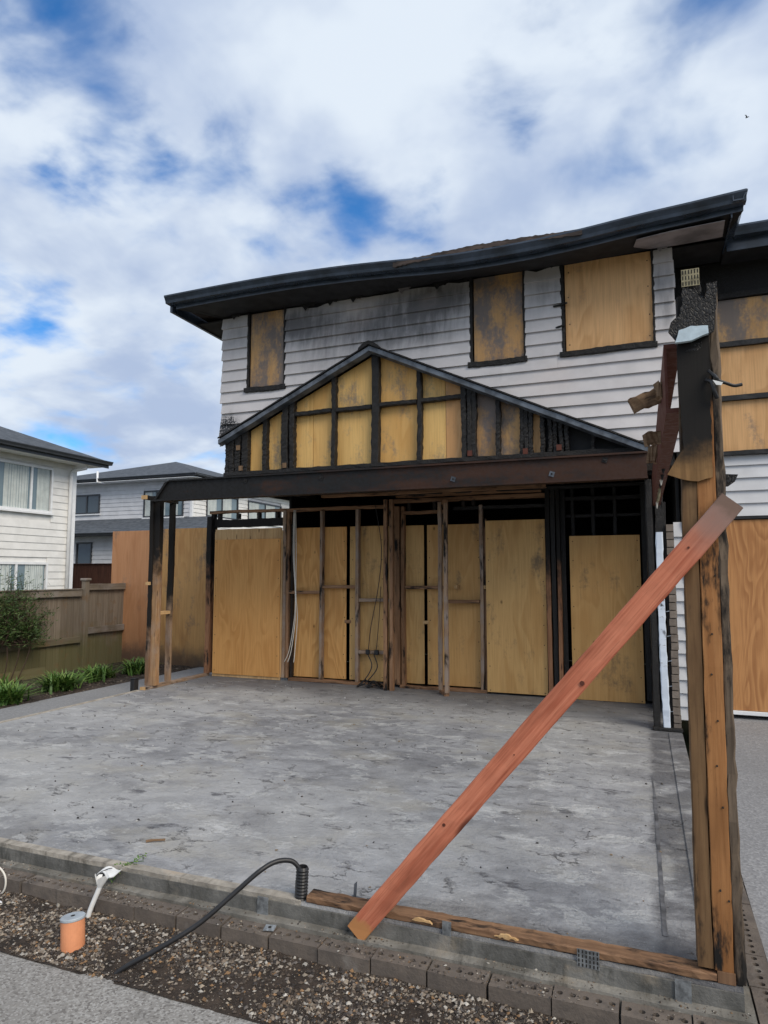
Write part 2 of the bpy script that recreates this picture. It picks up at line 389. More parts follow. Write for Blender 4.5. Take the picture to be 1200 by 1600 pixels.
def fencemat():
    m, t = new_mat('fence_mossy')
    c = ocoord(t); g = t.noise(t.vm('MULTIPLY', c, (30, 30, 1.5)), 1.0, 5, .6)
    col = t.mix(t.rng(g, .3, .7), (.30, .25, .195), (.19, .15, .11))
    rr = t.n('ShaderNodeObjectInfo').outputs['Random']
    col = t.mix(t.m('MULTIPLY', rr, .55), col, (.11, .085, .06))
    p = wpos(t); z = t.sep(p)[2]
    zz = t.m('ADD', z, t.m('MULTIPLY', t.m('SUBTRACT', t.noise(p, 2.5, 5, .6), .5), 1.0))
    col = t.mix(t.rng(zz, .75, .25, 0, .7), col, (.12, .115, .035))
    col = t.mix(t.rng(t.noise(p, 6, 5), .55, .7, 0, .4), col, (.20, .11, .045))
    finish(t, col, .9, g, .4, .005); return m
M_fencem = fencemat()
M_brownf = wood('fence_stained', (.075, .032, .02), (.05, .02, .013), 0)
def leafmat(name, a, b, c_):
    m, t = new_mat(name)
    at = t.n('ShaderNodeAttribute', attribute_name='tint').outputs['Fac']
    col = t.n('ShaderNodeValToRGB', {0: at})
    cr = col.color_ramp; cr.elements[0].color = (*a, 1); cr.elements[1].color = (*c_, 1); e = cr.elements.new(.5); e.color = (*b, 1)
    finish(t, col.outputs[0], .5, spec=.35, Transmission_Weight=0.0); return m
M_leaf = leafmat('strap_leaves', (.035, .085, .016), (.075, .16, .028), (.19, .25, .06))
M_bush = leafmat('bush_leaves', (.030, .060, .016), (.055, .10, .025), (.11, .15, .05))
M_twig = plain('twig', (.07, .045, .032), .9)

# ------------------------------------------------------------------ object helpers
WM = {}
def tag(o, label=None, cat=None, group=None, kind=None):
    if label: o['label'] = label
    if cat: o['category'] = cat
    if group: o['group'] = group
    if kind: o['kind'] = kind
    return o
def link(name, me, mat, world, parent=None):
    o = bpy.data.objects.new(name, me); COL.objects.link(o)
    if mat and me is not None and len(me.materials) == 0: me.materials.append(mat)
    WM[o.name] = world
    if parent is not None:
        o.parent = parent; o.matrix_basis = WM[parent.name].inverted() @ world
    else: o.matrix_basis = world
    return o
def thing(name, loc, label, cat, group=None, parent=None):
    o = bpy.data.objects.new(name, None); COL.objects.link(o); o.empty_display_size = .2
    wmx = Matrix.Translation(loc); WM[o.name] = wmx
    if parent is not None: o.parent = parent; o.matrix_basis = WM[parent.name].inverted() @ wmx
    else: o.matrix_basis = wmx
    return tag(o, label, cat, group)
def mesh_from(verts, faces, smooth=False):
    me = bpy.data.meshes.new('mesh'); me.from_pydata([tuple(v) for v in verts], [], faces); me.validate()
    bm = bmesh.new(); bm.from_mesh(me); bmesh.ops.recalc_face_normals(bm, faces=bm.faces); bm.to_mesh(me); bm.free()
    if smooth:
        for p in me.polygons: p.use_smooth = True
    return me
def mobj(name, verts, faces, mat, parent=None, smooth=False, origin=None):
    vs = [Vector(v) for v in verts]
    if origin is None:
        lo = Vector([min(v[i] for v in vs) for i in range(3)]); hi = Vector([max(v[i] for v in vs) for i in range(3)]); origin = (lo+hi)/2
    origin = Vector(origin)
    return link(name, mesh_from([v-origin for v in vs], faces, smooth), mat, Matrix.Translation(origin), parent)
BOXF = [(0,1,3,2),(4,6,7,5),(0,4,5,1),(2,3,7,6),(0,2,6,4),(1,5,7,3)]
def boxv(x0,x1,y0,y1,z0,z1): return [(x,y,z) for x in (x0,x1) for y in (y0,y1) for z in (z0,z1)]
def box(name, x0,x1,y0,y1,z0,z1, mat, parent=None, bev=0.0):
    o = mobj(name, boxv(x0,x1,y0,y1,z0,z1), BOXF, mat, parent)
    if bev:
        bm = bmesh.new(); bm.from_mesh(o.data); bmesh.ops.bevel(bm, geom=bm.edges[:], offset=bev, segments=1, affect='EDGES'); bm.to_mesh(o.data); bm.free()
    return o
def boxes(name, lst, mat, parent=None):
    V, F = [], []
    for b in lst:
        k = len(V); V += boxv(*b); F += [tuple(i+k for i in f) for f in BOXF]
    return mobj(name, V, F, mat, parent)
def extrude(name, pts, y0, y1, mat, parent=None):
    """outline in (x, z), given thickness in y"""
    n = len(pts)
    V = [(x, y0, z) for x, z in pts] + [(x, y1, z) for x, z in pts]
    F = [tuple(range(n)), tuple(range(2*n-1, n-1, -1))] + [(i, (i+1) % n, (i+1) % n+n, i+n) for i in range(n)]
    return mobj(name, V, F, mat, parent)
def timber(name, p0, p1, wd, dp, mat, parent=None, rough=0.0015, n=8, ch=.003, ragged=0.0, xa=None, taper=None):
    """sawn length from p0 to p1; wd across (world X on uprights, world Z on level pieces), dp the other way"""
    p0, p1 = Vector(p0), Vector(p1); L = (p1-p0).length; z = (p1-p0).normalized()
    if xa is None: xa = Vector((1,0,0)) if abs(z.z) > .7 else Vector((0,0,1))
    y = z.cross(Vector(xa)).normalized(); x = y.cross(z)
    a, b = wd/2, dp/2; c = min(ch, a*.4, b*.4)
    sec = [(a-c,-b),(a,-b+c),(a,b-c),(a-c,b),(-a+c,b),(-a,b-c),(-a,-b+c),(-a+c,-b)]
    V = []; bow = [random.uniform(-1,1)*rough for _ in range(4)]
    ph = random.random()*50
    for i in range(n+1):
        f = i/n; zz = -L/2+L*f; k = 1.0
        if taper: k = 1-taper*f
        ox = bow[0]*sin(f*pi)*2 + bow[2]*sin(f*2*pi); oy = bow[1]*sin(f*pi)*2 + bow[3]*sin(f*2*pi)
        for j, (sx, sy) in enumerate(sec):
            e = Vector((random.uniform(-1,1), random.uniform(-1,1), 0))*rough
            dz = 0
            if ragged and i in (0, n): dz = random.uniform(-1,1)*ragged
            V.append((sx*k+ox+e.x, sy*k+oy+e.y, zz+dz))
    F = []
    for i in range(n):
        for j in range(8):
            F.append((i*8+j, i*8+(j+1) % 8, (i+1)*8+(j+1) % 8, (i+1)*8+j))
    F.append(tuple(range(7,-1,-1))); F.append(tuple(range(n*8, n*8+8)))
    me = mesh_from(V, F)
    R = Matrix((x, y, z)).transposed().to_4x4()
    return link(name, me, mat, Matrix.Translation((p0+p1)/2) @ R, parent)
def catmull(P, k=6):
    P = [Vector(p) for p in P]; out = []
    for i in range(len(P)-1):
        a = P[max(i-1,0)]; b = P[i]; c = P[i+1]; d = P[min(i+2,len(P)-1)]
        for j in range(k):
            t = j/k
            out.append(.5*((2*b)+(c-a)*t+(2*a-5*b+4*c-d)*t*t+(3*b-a-3*c+d)*t*t*t))
    out.append(P[-1]); return out
def tubev(P, r, sides=8):
    V, F = [], []; nrm = None
    for i, p in enumerate(P):
        tg = (P[min(i+1,len(P)-1)]-P[max(i-1,0)]).normalized()
        if nrm is None: nrm = tg.orthogonal().normalized()
        nrm = (nrm-tg*nrm.dot(tg)).normalized(); bn = tg.cross(nrm)
        rr = r(i/(len(P)-1)) if callable(r) else r
        for j in range(sides):
            a = 2*pi*j/sides; V.append(p+nrm*cos(a)*rr+bn*sin(a)*rr)
    for i in range(len(P)-1):
        for j in range(sides): F.append((i*sides+j, i*sides+(j+1) % sides, (i+1)*sides+(j+1) % sides, (i+1)*sides+j))
    F.append(tuple(range(sides-1,-1,-1))); F.append(tuple(range((len(P)-1)*sides, len(P)*sides)))
    return V, F
def tube(name, pts, r, mat, parent=None, sides=8, k=6):
    V, F = tubev(catmull(pts, k), r, sides); return mobj(name, V, F, mat, parent, True)
def struct(o): o['kind'] = 'structure'; return o

def board(x00, x10, x01, x11, z0, z1, Y, mat, parent, ragged=0.0, face=1, ax='x'):
    """one lapped weatherboard: x00..x10 along its lower edge, x01..x11 along its upper edge"""
    lap = .022
    def slope(xa, xb): return xb + (xb-xa)*lap/(z1-z0)
    xt0, xt1 = slope(x00, x01), slope(x10, x11)
    L = max(x10-x00, .01); n = max(1, int(L/.12)) if ragged else 1
    V, F = [], []
    for i in range(n+1):
        f = i/n; xb = x00+(x10-x00)*f; xt = xt0+(xt1-xt0)*f
        zt = z1+lap
        if ragged: zt -= abs(mnoise.noise(Vector((xb*2.3, 3.1, 0)))+.6*mnoise.noise(Vector((xb*9, 1, 0))))*ragged
        V += [(xb, Y-.040, z0), (xb, Y-.012, z0), (xt, Y, zt), (xt, Y-.007, zt)]
    for i in range(n):
        for j in range(4): F.append((i*4+j, i*4+(j+1) % 4, i*4+4+(j+1) % 4, i*4+4+j))
    F += [(0,1,2,3), (n*4+3, n*4+2, n*4+1, n*4)]
    if ax == 'y': V = [(-y, x, z) for x, y, z in V]
    return mobj('weatherboard', V, F, mat, parent)

# ================================================================== GROUND
g = 2500
struct(mobj('ground', [(-g,-g,-.32),(g,-g,-.32),(g,g,-.32),(-g,g,-.32)], [(0,1,2,3)], M_ground))
struct(mobj('footpath', boxv(-9,4,.2,2.68,-.40,-.215), BOXF, M_path))
# driveway rises gently towards the house
struct(mobj('driveway', [(.50,2.70,-.215),(9,2.70,-.215),(9,9.3,.055),(.50,9.3,.055),(.50,2.70,-.5),(9,2.70,-.5),(9,9.3,-.5),(.50,9.3,-.5)],
            [(0,1,2,3),(0,4,5,1),(1,5,6,2),(2,6,7,3),(3,7,4,0),(4,7,6,5)], M_drive))
struct(mobj('side_path', boxv(-7.95,-6.955,2.7,10.9,-.4,-.075), BOXF, M_side))

# concrete slab with a chipped front edge
random.seed(3)
fx = [-6.95+i*.04 for i in range(int(7.29/.04)+1)]
top, mid_, bot = [], [], []
for x in fx:
    j = mnoise.noise(Vector((x*5, 0, 0)))*.006+mnoise.noise(Vector((x*17, 4, 0)))*.005
    top.append((x, 3.268+abs(j)*1.6, -abs(j)*.5)); mid_.append((x, 3.262+j*.5, -.014-abs(j))); bot.append((x, 3.262+j*.6, -.5))
n = len(fx)
V = top+mid_+bot+[(fx[-1],9.82,0),(fx[0],9.82,0),(fx[-1],9.82,-.5),(fx[0],9.82,-.5)]
F = [tuple(range(n))+(3*n,3*n+1)]
for i in range(n-1): F += [(i,i+1,n+i+1,n+i), (n+i,n+i+1,2*n+i+1,2*n+i)]
F += [(n-1,3*n,3*n+2,3*n-1,2*n-1), (0,n,2*n,3*n+3,3*n+1), (3*n,3*n+1,3*n+3,3*n+2)]
slab = struct(mobj('concrete_slab', V, F, M_slab))
# darker board-marked edge face, ledge and mortar lip of the slab
def strip(name, x0, x1, y0, y1, z0, z1, mat, amp, parent, step=.05):
    V, F = [], []; k = int((x1-x0)/step)+1
    for i in range(k+1):
        x = x0+(x1-x0)*i/k
        a = mnoise.noise(Vector((x*4, y0*9, z1)))*amp; b = mnoise.noise(Vector((x*13, y0*5, 2)))*amp*.7
        V += [(x, y0+a, z0), (x, y0+b, z1-abs(b)), (x, y1, z1+a*.5), (x, y1, z0)]
    for i in range(k):
        for j in range(4): F.append((4*i+j, 4*i+(j+1) % 4, 4*i+4+(j+1) % 4, 4*i+4+j))
    F += [(0,1,2,3), (4*k+3,4*k+2,4*k+1,4*k)]
    return mobj(name, V, F, mat, parent)
strip('edge_face', -6.95, .33, 3.252, 3.262, -.3, -.018, M_edge, .004, slab)
strip('footing_ledge', -6.95, .36, 3.125, 3.255, -.5, -.150, M_edge, .004, slab)
strip('mortar_bed', -6.95, .365, 3.195, 3.256, -.3, -.088, M_ledge, .010, slab)
strip('mortar_lip', -6.95, -1.72, 3.258, 3.315, -.03, .007, M_lip, .008, slab)
V_, F_ = [], []
def patch(pts, z, name, mat, parent):
    k = len(pts); return mobj(name, [(x,y,z) for x,y in pts]+[(x,y,z-.003) for x,y in pts], [tuple(range(k)), tuple(range(2*k-1,k-1,-1))]+[(i,(i+1)%k,(i+1)%k+k,i+k) for i in range(k)], mat, parent)
jl = []; jr = []
for i in range(30):
    y = 3.58+i*.092
    tp = min(1.0, (29-i)/7)
    jl.append((.030+i*-.0006+mnoise.noise(Vector((0,y*3,0)))*.006, y)); jr.append((.034+.018*tp+i*-.0006+mnoise.noise(Vector((5,y*9,0)))*.010*tp, y))
patch(jl+jr[::-1], .004, 'joint_strip', plain('tar_strip', (.095,.095,.10), .85, .6, 7), slab)
box('edge_band', .195, .335, 3.42, 7.95, -.02, .010, M_slab, slab, .004)

# cored bricks along the footing
def brick_mesh(L, D, H, nh=5):
    V, F = [], []
    cw = L/nh
    idx = {}
    def v(p):
        k = tuple(round(q,5) for q in p)
        if k not in idx: idx[k] = len(V); V.append(p)
        return idx[k]
    for i in range(nh):
        cx = -L/2+cw*(i+.5); hx, hy = cw/2, D/2; r = .0145
        outer = [(hx,0),(hx,hy),(0,hy),(-hx,hy),(-hx,0),(-hx,-hy),(0,-hy),(hx,-hy)]
        inner = [(r*cos(a*pi/4), r*sin(a*pi/4)) for a in range(8)]
        o_ = [v((cx+x,y,H/2)) for x,y in outer]; i_ = [v((cx+x,y,H/2)) for x,y in inner]; b_ = [v((cx+x,y,H/2-.045)) for x,y in inner]
        for k in range(8):
            kk = (k+1) % 8
            F += [(o_[k],o_[kk],i_[kk],i_[k]), (i_[k],i_[kk],b_[kk],b_[k])]
        F.append(tuple(b_))
    c = [v((sx*L/2, sy*D/2, -H/2)) for sx,sy in ((-1,-1),(1,-1),(1,1),(-1,1))]
    def edge(y): return [v((-L/2+cw*.5*j, y, H/2)) for j in range(2*nh+1)]
    F.append(tuple(edge(-D/2))+(c[1],c[0])); F.append(tuple(edge(D/2))+(c[2],c[3]))
    for sx in (-1,1):
        F.append((v((sx*L/2,-D/2,H/2)), v((sx*L/2,0,H/2)), v((sx*L/2,D/2,H/2)), c[2 if sx>0 else 3], c[1 if sx>0 else 0]))
    F.append(tuple(c))
    return mesh_from(V, F)
BM = brick_mesh(.268, .108, .15); BM.materials.append(M_brick)
random.seed(5)
x = -5.13
while x < .30:
    wmx = Matrix.Translation((x+.134+random.uniform(-.003,.003), 3.146+random.uniform(-.005,.005), -.180+random.uniform(-.004,.003))) @ Matrix.Rotation(random.uniform(-.012,.012),4,'Z') @ Matrix.Rotation(random.uniform(-.008,.008),4,'X')
    link('brick', BM, None, wmx, slab); x += .277
for k in range(7):
    wmx = Matrix.Translation((.432+random.uniform(-.004,.004), 3.37+k*.277, -.185+random.uniform(-.004,.004))) @ Matrix.Rotation(pi/2+random.uniform(-.02,.02),4,'Z')
    link('brick', BM, None, wmx, slab)
strip('corner_mortar', .335, .375, 3.10, 5.2, -.4, -.115, M_ledge, .006, slab, .01)

# planting strips: soil sheets
def soilbase(yy): return -.172-max(0.0, 3.12-yy)*.085
def soil(name, x0, x1, y0, y1, z, amp, step):
    nx, ny = int((x1-x0)/step), int((y1-y0)/step); V, F = [], []
    for j in range(ny+1):
        for i in range(nx+1):
            xx, yy = x0+(x1-x0)*i/nx, y0+(y1-y0)*j/ny
            V.append((xx, yy, (z if y1 > 5 else soilbase(yy))+mnoise.noise(Vector((xx*3,yy*3,0)))*amp+mnoise.noise(Vector((xx*11,yy*11,5)))*amp*.5))
    for j in range(ny):
        for i in range(nx): a = j*(nx+1)+i; F.append((a,a+1,a+nx+2,a+nx+1))
    return struct(mobj(name, V, F, M_soil, None, True))
soil('garden_soil', -7, .52, 2.66, 3.14, -.212, .016, .03)
soil('garden_bed', -9.95, -7.93, 4.5, 11.2, -.085, .03, .07)

# stone chips and rubble in the front strip
def pebble(c, s, V, F, C, colr):
    k = len(V)
    pts = [(1,0,0),(-1,0,0),(0,1,0),(0,-1,0),(0,0,1),(0,0,-1)]
    sc = (s*random.uniform(.7,1.3), s*random.uniform(.6,1.1), s*random.uniform(.4,.8)); a = random.random()*6.28
    for p in pts:
        x_, y_, z_ = [p[i]*sc[i]*random.uniform(.75,1.2)+random.uniform(-.2,.2)*s for i in range(3)]
        V.append((c[0]+x_*cos(a)-y_*sin(a), c[1]+x_*sin(a)+y_*cos(a), c[2]+z_))
    for f in ((0,2,4),(2,1,4),(1,3,4),(3,0,4),(2,0,5),(1,2,5),(3,1,5),(0,3,5)):
        F.append(tuple(k+q for q in f)); C.append(colr)
def pebbles(name, count, region, zf, smin, smax, pal, label):
    V, F, C = [], [], []
    for _ in range(count):
        xx, yy = random.uniform(region[0],region[1]), random.uniform(region[2],region[3])
        if mnoise.noise(Vector((xx*2.6,yy*3.5,9))) < -.10 and random.random() < .75: continue
        s = smin+(smax-smin)*random.random()**3.8
        b = random.choice(pal); q = random.uniform(.65,1.2)
        pebble((xx,yy,zf(xx,yy)+s*.25), s, V, F, C, tuple(v*q for v in b))
    o = mobj(name, V, F, M_stone)
    at = o.data.color_attributes.new('tint', 'FLOAT_COLOR', 'CORNER')
    for p in o.data.polygons:
        for li in p.loop_indices: at.data[li].color = (*C[p.index], 1)
    return tag(o, label, None, None, 'stuff')
def soilz(xx, yy): return soilbase(yy)+mnoise.noise(Vector((xx*3,yy*3,0)))*.016+mnoise.noise(Vector((xx*11,yy*11,5)))*.008
random.seed(8)
pal = [(.30,.25,.19),(.20,.155,.115),(.34,.30,.25),(.11,.085,.065),(.06,.048,.04),(.045,.038,.034),(.24,.20,.16),(.44,.41,.36),(.27,.16,.08),(.10,.075,.055),(.15,.13,.115),(.05,.04,.032),(.08,.062,.048),(.04,.032,.028)]
pebbles('gravel', 42000, (-4.3, .5, 2.67, 3.09), soilz, .002, .0145, pal, 'brown and pale stone chips and rubble over dark soil in the front strip')
pebbles('bed_mulch', 2500, (-9.8, -7.97, 6.0, 11.0), lambda a,b: -.085, .008, .03, [(.05,.04,.03),(.09,.07,.05),(.16,.13,.1)], 'dark bark mulch in the planting bed along the paling fence')

pebbles('ledge_grit', 3600, (-4.3, .36, 3.09, 3.255), lambda a,b: -.103 if b < 3.197 else -.088, .0015, .008, pal, 'fine grit and mortar crumbs lying on the cored bricks and ledge')
box('edge_highlight', -6.958,-6.90,3.6,8.05,-.05,.008,M_lip,slab,.003)  # highlight along the slab's left edge, drawn as a pale mortar-coloured strip

# ================================================================== BURNT HOUSE
house = thing('burnt_house', (-2.6, 9.0, 0), 'fire-damaged two-storey weatherboard house with boarded windows and blackened eaves', 'house')
YW = 8.15
SL = .467
def gzl(x): return 4.69-abs(x+3.31)*SL
def gxl(z): return -3.31-(4.69-z)/SL
def gxr(z): return -3.31+(4.69-z)/SL
XL, XR = -5.67, .44
WIN = [(-5.24,-4.62,4.325,5.46),(-1.95,-1.26,4.325,5.46),(-.82,.22,4.325,5.46)]
upper = thing('upper_wall', (-2.6, YW, 3.05), None, None, None, house)
RH = .1587
random.seed(21)
paper = []
for k in range(-4, 11):
    z0 = 3.69+RH*k; z1 = z0+RH
    segs = [(XL,XL,XR,XR)]                       # x at lower edge / upper edge: (l0,l1,r0,r1)
    if z0 < 4.69:
        new = []
        l0, l1 = gxl(z0), gxl(min(z1,4.69)); r0, r1 = gxr(z0), gxr(min(z1,4.69))
        if l1-XL > .03: new.append((XL,XL,max(l0,XL+.005),l1))
        if XR-r1 > .03: new.append((min(r0,XR-.005),r1,XR,XR))
        segs = new
    for wx0,wx1,wz0,wz1 in WIN:
        if z0 >= wz0-.02 and z0 < wz1:
            new = []
            for l0,l1,r0,r1 in segs:
                if wx1 <= min(l0,l1) or wx0 >= max(r0,r1): new.append((l0,l1,r0,r1)); continue
                if wx0-max(l0,l1) > .03: new.append((l0,l1,wx0,wx0))
                if min(r0,r1)-wx1 > .03: new.append((wx1,wx1,r0,r1))
            segs = new
    for l0,l1,r0,r1 in segs:
        paper.append((max(l0,l1)+.01, min(r0,r1)-.01, YW+.012, YW+.05, z0, z1+.03))
        cuts = []
        if r0-l0 > 2.6: cuts = [random.uniform(max(l0,l1)+.6, min(r0,r1)-.6)]
        xs = [(l0,l1)]+[(c,c) for c in cuts]+[(r0,r1)]
        for (a0,a1),(b0,b1) in zip(xs, xs[1:]):
            ga = .002 if a0 == a1 and a0 in cuts else 0
            e0 = random.uniform(-.012,.012) if a0 == XL else ga
            e1 = random.uniform(-.01,.01) if b0 == XR else 0
            board(a0+e0, b0+e1, a1+e0, b1+e1, z0+random.uniform(-.002,.002), z1, YW, M_wb, upper, .10 if k == 10 else 0.0)
paper = [p for p in paper if p[1]-p[0] > .02]
boxes('building_paper', paper, M_black, upper)
# boarded windows
for i,(x0,x1,z0,z1) in enumerate(WIN):
    wn = thing('boarded_window', ((x0+x1)/2, YW, z0), None, None, None, house)
    m = (M_plyw, M_plyw, M_plyr)[i]
    wn['label'] = ('narrow window boarded with soot-stained plywood near the left corner','tall window boarded with sooty plywood','wide window boarded with clean grained plywood')[i]
    box('plywood_panel', x0+.045, x1-.012, YW+.004, YW+.016, z0+.035, z1-.01, m, wn)
    fr = M_frame
    timber('frame', (x0+.012,YW-.004,z0-.02), (x0+.012,YW-.004,z1), .040,.055, M_char, wn, .005, 22, .008)
    timber('frame', (x1-.006,YW-.004,z0-.02), (x1-.006,YW-.004,z1), .026,.05, M_char, wn, .005, 22, .006)
    timber('sill', (x0-.03,YW-.012,z0-.004), (x1+.02,YW-.012,z0-.004), .070,.075, M_char, wn, .005, 18, .008)
random.seed(4)
for (x,z,l) in [(-.82,4.93,.16),(-.83,4.66,.10)]:
    timber('charred_splinter', (x-l*.6,YW-.035,z), (x+l*.45,YW-.045,z+.02), .02,.02, M_char, upper, .003, 5)
# gable zone: charred framing with plywood nailed behind it
gab = thing('gable_frame', (-3.3, YW, 3.1), None, None, None, house)
gab['label'] = 'charred gable framing backed with yellow plywood under a grey flashing'
def gpanel(xa, xb, mat, z0=3.12):
    pts = [(xa,z0),(xb,z0),(xb,gzl(xb)-.03)]
    if xa < -3.31 < xb: pts.append((-3.31,4.66))
    pts.append((xa,gzl(xa)-.03)); extrude('plywood_panel', pts, 8.272, 8.286, mat, gab)
for xa,xb,m in [(-5.24,-4.96,M_plyg),(-4.955,-4.60,M_plyg),(-4.56,-4.235,M_plyg),(-4.228,-3.88,M_plyg),(-3.874,-3.262,M_plyg),(-3.256,-2.655,M_plyg),(-2.65,-2.322,M_plyg),
                (-2.316,-1.98,M_plyr),(-1.97,-1.62,M_plyw),(-1.615,-1.28,M_plyw),(-1.25,-1.08,M_plyr)]: gpanel(xa,xb,m)
def gstud(x, wd, mat=M_char, r=.006):
    timber('stud', (x,8.215,3.15), (x,8.215,gzl(x)-.02), wd,.10, mat, gab, r, 26, .01)
for x,wd in [(-5.58,.07),(-5.50,.08),(-5.40,.09),(-5.29,.10),(-4.955,.07),(-4.63,.10),(-4.52,.075),(-3.885,.062),(-3.275,.105),(-2.66,.06),
             (-2.06,.07),(-1.985,.06),(-1.93,.06),(-1.63,.055),(-1.335,.055),(-1.275,.055),(-1.225,.05),(-1.085,.055),(-1.0,.05),(-.93,.05),(-.865,.05),(-.80,.05),(-.50,.05)]: gstud(x,wd)
for xa,xb,z in [(-4.49,-3.92,3.925),(-3.85,-3.33,3.925),(-3.22,-2.69,3.935),(-2.63,-2.09,3.945)]:
    timber('nogging', (xa,8.215,z), (xb,8.215,z+.006), .055,.085, M_char, gab, .004, 14, .008)
timber('bottom_plate', (-5.62,8.205,3.12), (.05,8.205,3.12), .06,.11, M_char, gab, .005, 60, .008)
box('dark_backing', -1.07,.05,8.30,8.32,3.1,3.70,M_black,gab); box('dark_backing', -5.62,-5.24,8.30,8.32,3.1,3.76,M_black,gab)
for x,z,mm in [(-5.33,3.20,M_chunk),(-4.62,3.20,M_chunk),(-1.98,3.20,M_redsteel),(-1.29,3.18,M_redsteel),(-.89,3.20,M_redsteel),(-5.38,3.50,M_chunk)]:
    box('nail_bracket', x-.03,x+.03,8.148,8.158,z-.035,z+.035, mm, gab)
# flashing along the old roof line
for sgn, xe in ((-1,-5.66),(1,.12)):
    V = []; nseg = 24
    for i in range(nseg+1):
        x = -3.31+(xe+3.31)*i/nseg; z = gzl(x)+mnoise.noise(Vector((x*3,1,0)))*.008
        V += [(x,8.062,z+.030),(x,8.062,z-.034),(x,8.16,z-.055),(x,8.128,z+.058)]
    F = [(4*i+j,4*i+(j+1)%4,4*i+4+(j+1)%4,4*i+4+j) for i in range(nseg) for j in range(4)]+[(0,1,2,3),(4*nseg+3,4*nseg+2,4*nseg+1,4*nseg)]
    mobj('flashing', V, F, M_flash, gab)
    V = []
    for i in range(nseg+1):
        x = -3.31+(xe+3.31)*i/nseg; z = gzl(x)
        V += [(x,8.045,z+.058+.004*random.random()),(x,8.045,z+.040),(x,8.14,z+.062),(x,8.14,z+.075)]
    mobj('charred_edge', V, F, M_char, gab)
extrude('ridge_cap', [(-3.46,4.66),(-3.31,4.735),(-3.16,4.66),(-3.165,4.70),(-3.25,4.765),(-3.31,4.785),(-3.38,4.765),(-3.455,4.70)], 8.03, 8.12, M_char, gab)

# steel beam under the upper wall
bm_ = thing('steel_beam', (-3.3, 8.1, 2.9), None, None, None, house)
bm_['label'] = 'long scorched rust-brown steel beam with bolt heads'
extrude('web', [(-6.70,2.79),(.08,2.79),(.08,3.05),(-6.50,3.05)], 8.055, 8.085, M_beam, bm_)
extrude('flange', [(-6.79,2.765),(.085,2.765),(.085,2.789),(-6.765,2.789)], 8.02, 8.17, M_beam, bm_)
extrude('flange', [(-6.50,3.051),(.085,3.051),(.085,3.073),(-6.47,3.073)], 8.02, 8.17, M_beam, bm_)
extrude('end_plate', [(-6.74,2.79),(-6.70,2.79),(-6.50,3.05),(-6.54,3.05)], 8.02, 8.16, M_beam, bm_)
for x,z in [(-2.17,2.87),(-.97,2.87),(-5.18,3.0),(-4.0,2.98),(-.37,3.0)]:
    b = link('bolt_plate', mesh_from(boxv(-.03,.03,-.004,.004,-.03,.03), BOXF), M_flash if x == -.97 else (M_flash if x == -2.17 else M_char), Matrix.Translation((x,8.05,z)) @ Matrix.Rotation(.3,4,'Y'), bm_)
    V,F = tubev([Vector((x,8.052,z)),Vector((x,8.030,z))], .011, 6); mobj('bolt', V, F, M_char, bm_)

# eaves: soffit, gutter, roof
eav = thing('eaves', (-2.5, 7.8, 5.5), None, None, None, house)
GX = [(-6.20,5.615),(-5.2,5.625),(-4.33,5.62),(-3.5,5.59),(-2.88,5.55),(-2.3,5.505),(-1.86,5.485),(-1.22,5.485),(-.58,5.515),(.09,5.57),(.6,5.60),(1.12,5.635)]
def gutter(P, outn, mat, parent, hgt=.105, wd=.13):
    prof = [(0,0),(.012,.0),(.012,-.02),(.004,-.03),(-.02,-.07),(-.03,-hgt),(-wd,-hgt),(-wd,-.01),(-wd+.01,-.01),(-wd+.01,-hgt+.012),(-.038,-hgt+.012),(-.03,-.07)]
    V, F = [], []; k = len(prof)
    for p in P:
        for a,b in prof: V.append((p[0]+outn[0]*a, p[1]+outn[1]*a, p[2]+b))
    for i in range(len(P)-1):
        for j in range(k): F.append((i*k+j,i*k+(j+1)%k,(i+1)*k+(j+1)%k,(i+1)*k+j))
    F += [tuple(range(k)), tuple(range(len(P)*k-1,(len(P)-1)*k-1,-1))]
    return mobj('gutter', V, F, mat, parent)
gp = catmull([(x,7.47,z) for x,z in GX], 4)
gutter([tuple(p) for p in gp], (0,-1), M_gut, eav)
gutter([(1.12,7.47,5.635),(1.12,8.36,5.635)], (1,0), M_gut, eav)
# fascia and sloping soffit follow the sagging gutter
def band(name, pa, pb, mat, parent):
    V = [tuple(p) for p in pa]+[tuple(p) for p in pb]; k = len(pa)
    V += [(x,y+.006,z+.012) for x,y,z in V]
    F = [(i,i+1,k+i+1,k+i) for i in range(k-1)]+[(2*k+i,3*k+i,3*k+i+1,2*k+i+1) for i in range(k-1)]
    F += [(i,2*k+i,2*k+i+1,i+1) for i in range(k-1)]+[(k+i,k+i+1,3*k+i+1,3*k+i) for i in range(k-1)]+[(0,k,3*k,2*k),(k-1,3*k-1,4*k-1,2*k-1)]
    return mobj(name, V, F, mat, parent)
fa = [Vector((p.x*.985, 7.605, p.z-.01)) for p in gp]; fb = [Vector((p.x*.985, 7.615, p.z-.20)) for p in gp]
fb = [Vector((v.x, v.y, v.z+.045)) for v in fb]
band('fascia', fa, fb, M_gut, eav)
sof_in = [Vector((max(-5.70,min(.98,p.x*.985)), 8.20, 5.47+.02*sin(p.x*2.1))) for p in gp]
band('soffit', fb, sof_in, M_soff, eav)
box('side_fascia', -6.20,-6.16,7.60,11.5,5.42,5.60,M_gut,eav); box('soffit', -6.16,-5.66,8.18,11.5,5.435,5.45,M_soff,eav)
box('fascia', .985,1.0,7.62,8.5,5.43,5.60,M_gut,eav); 
box('soffit', .44,.985,8.205,8.75,5.455,5.468,M_soff,eav)
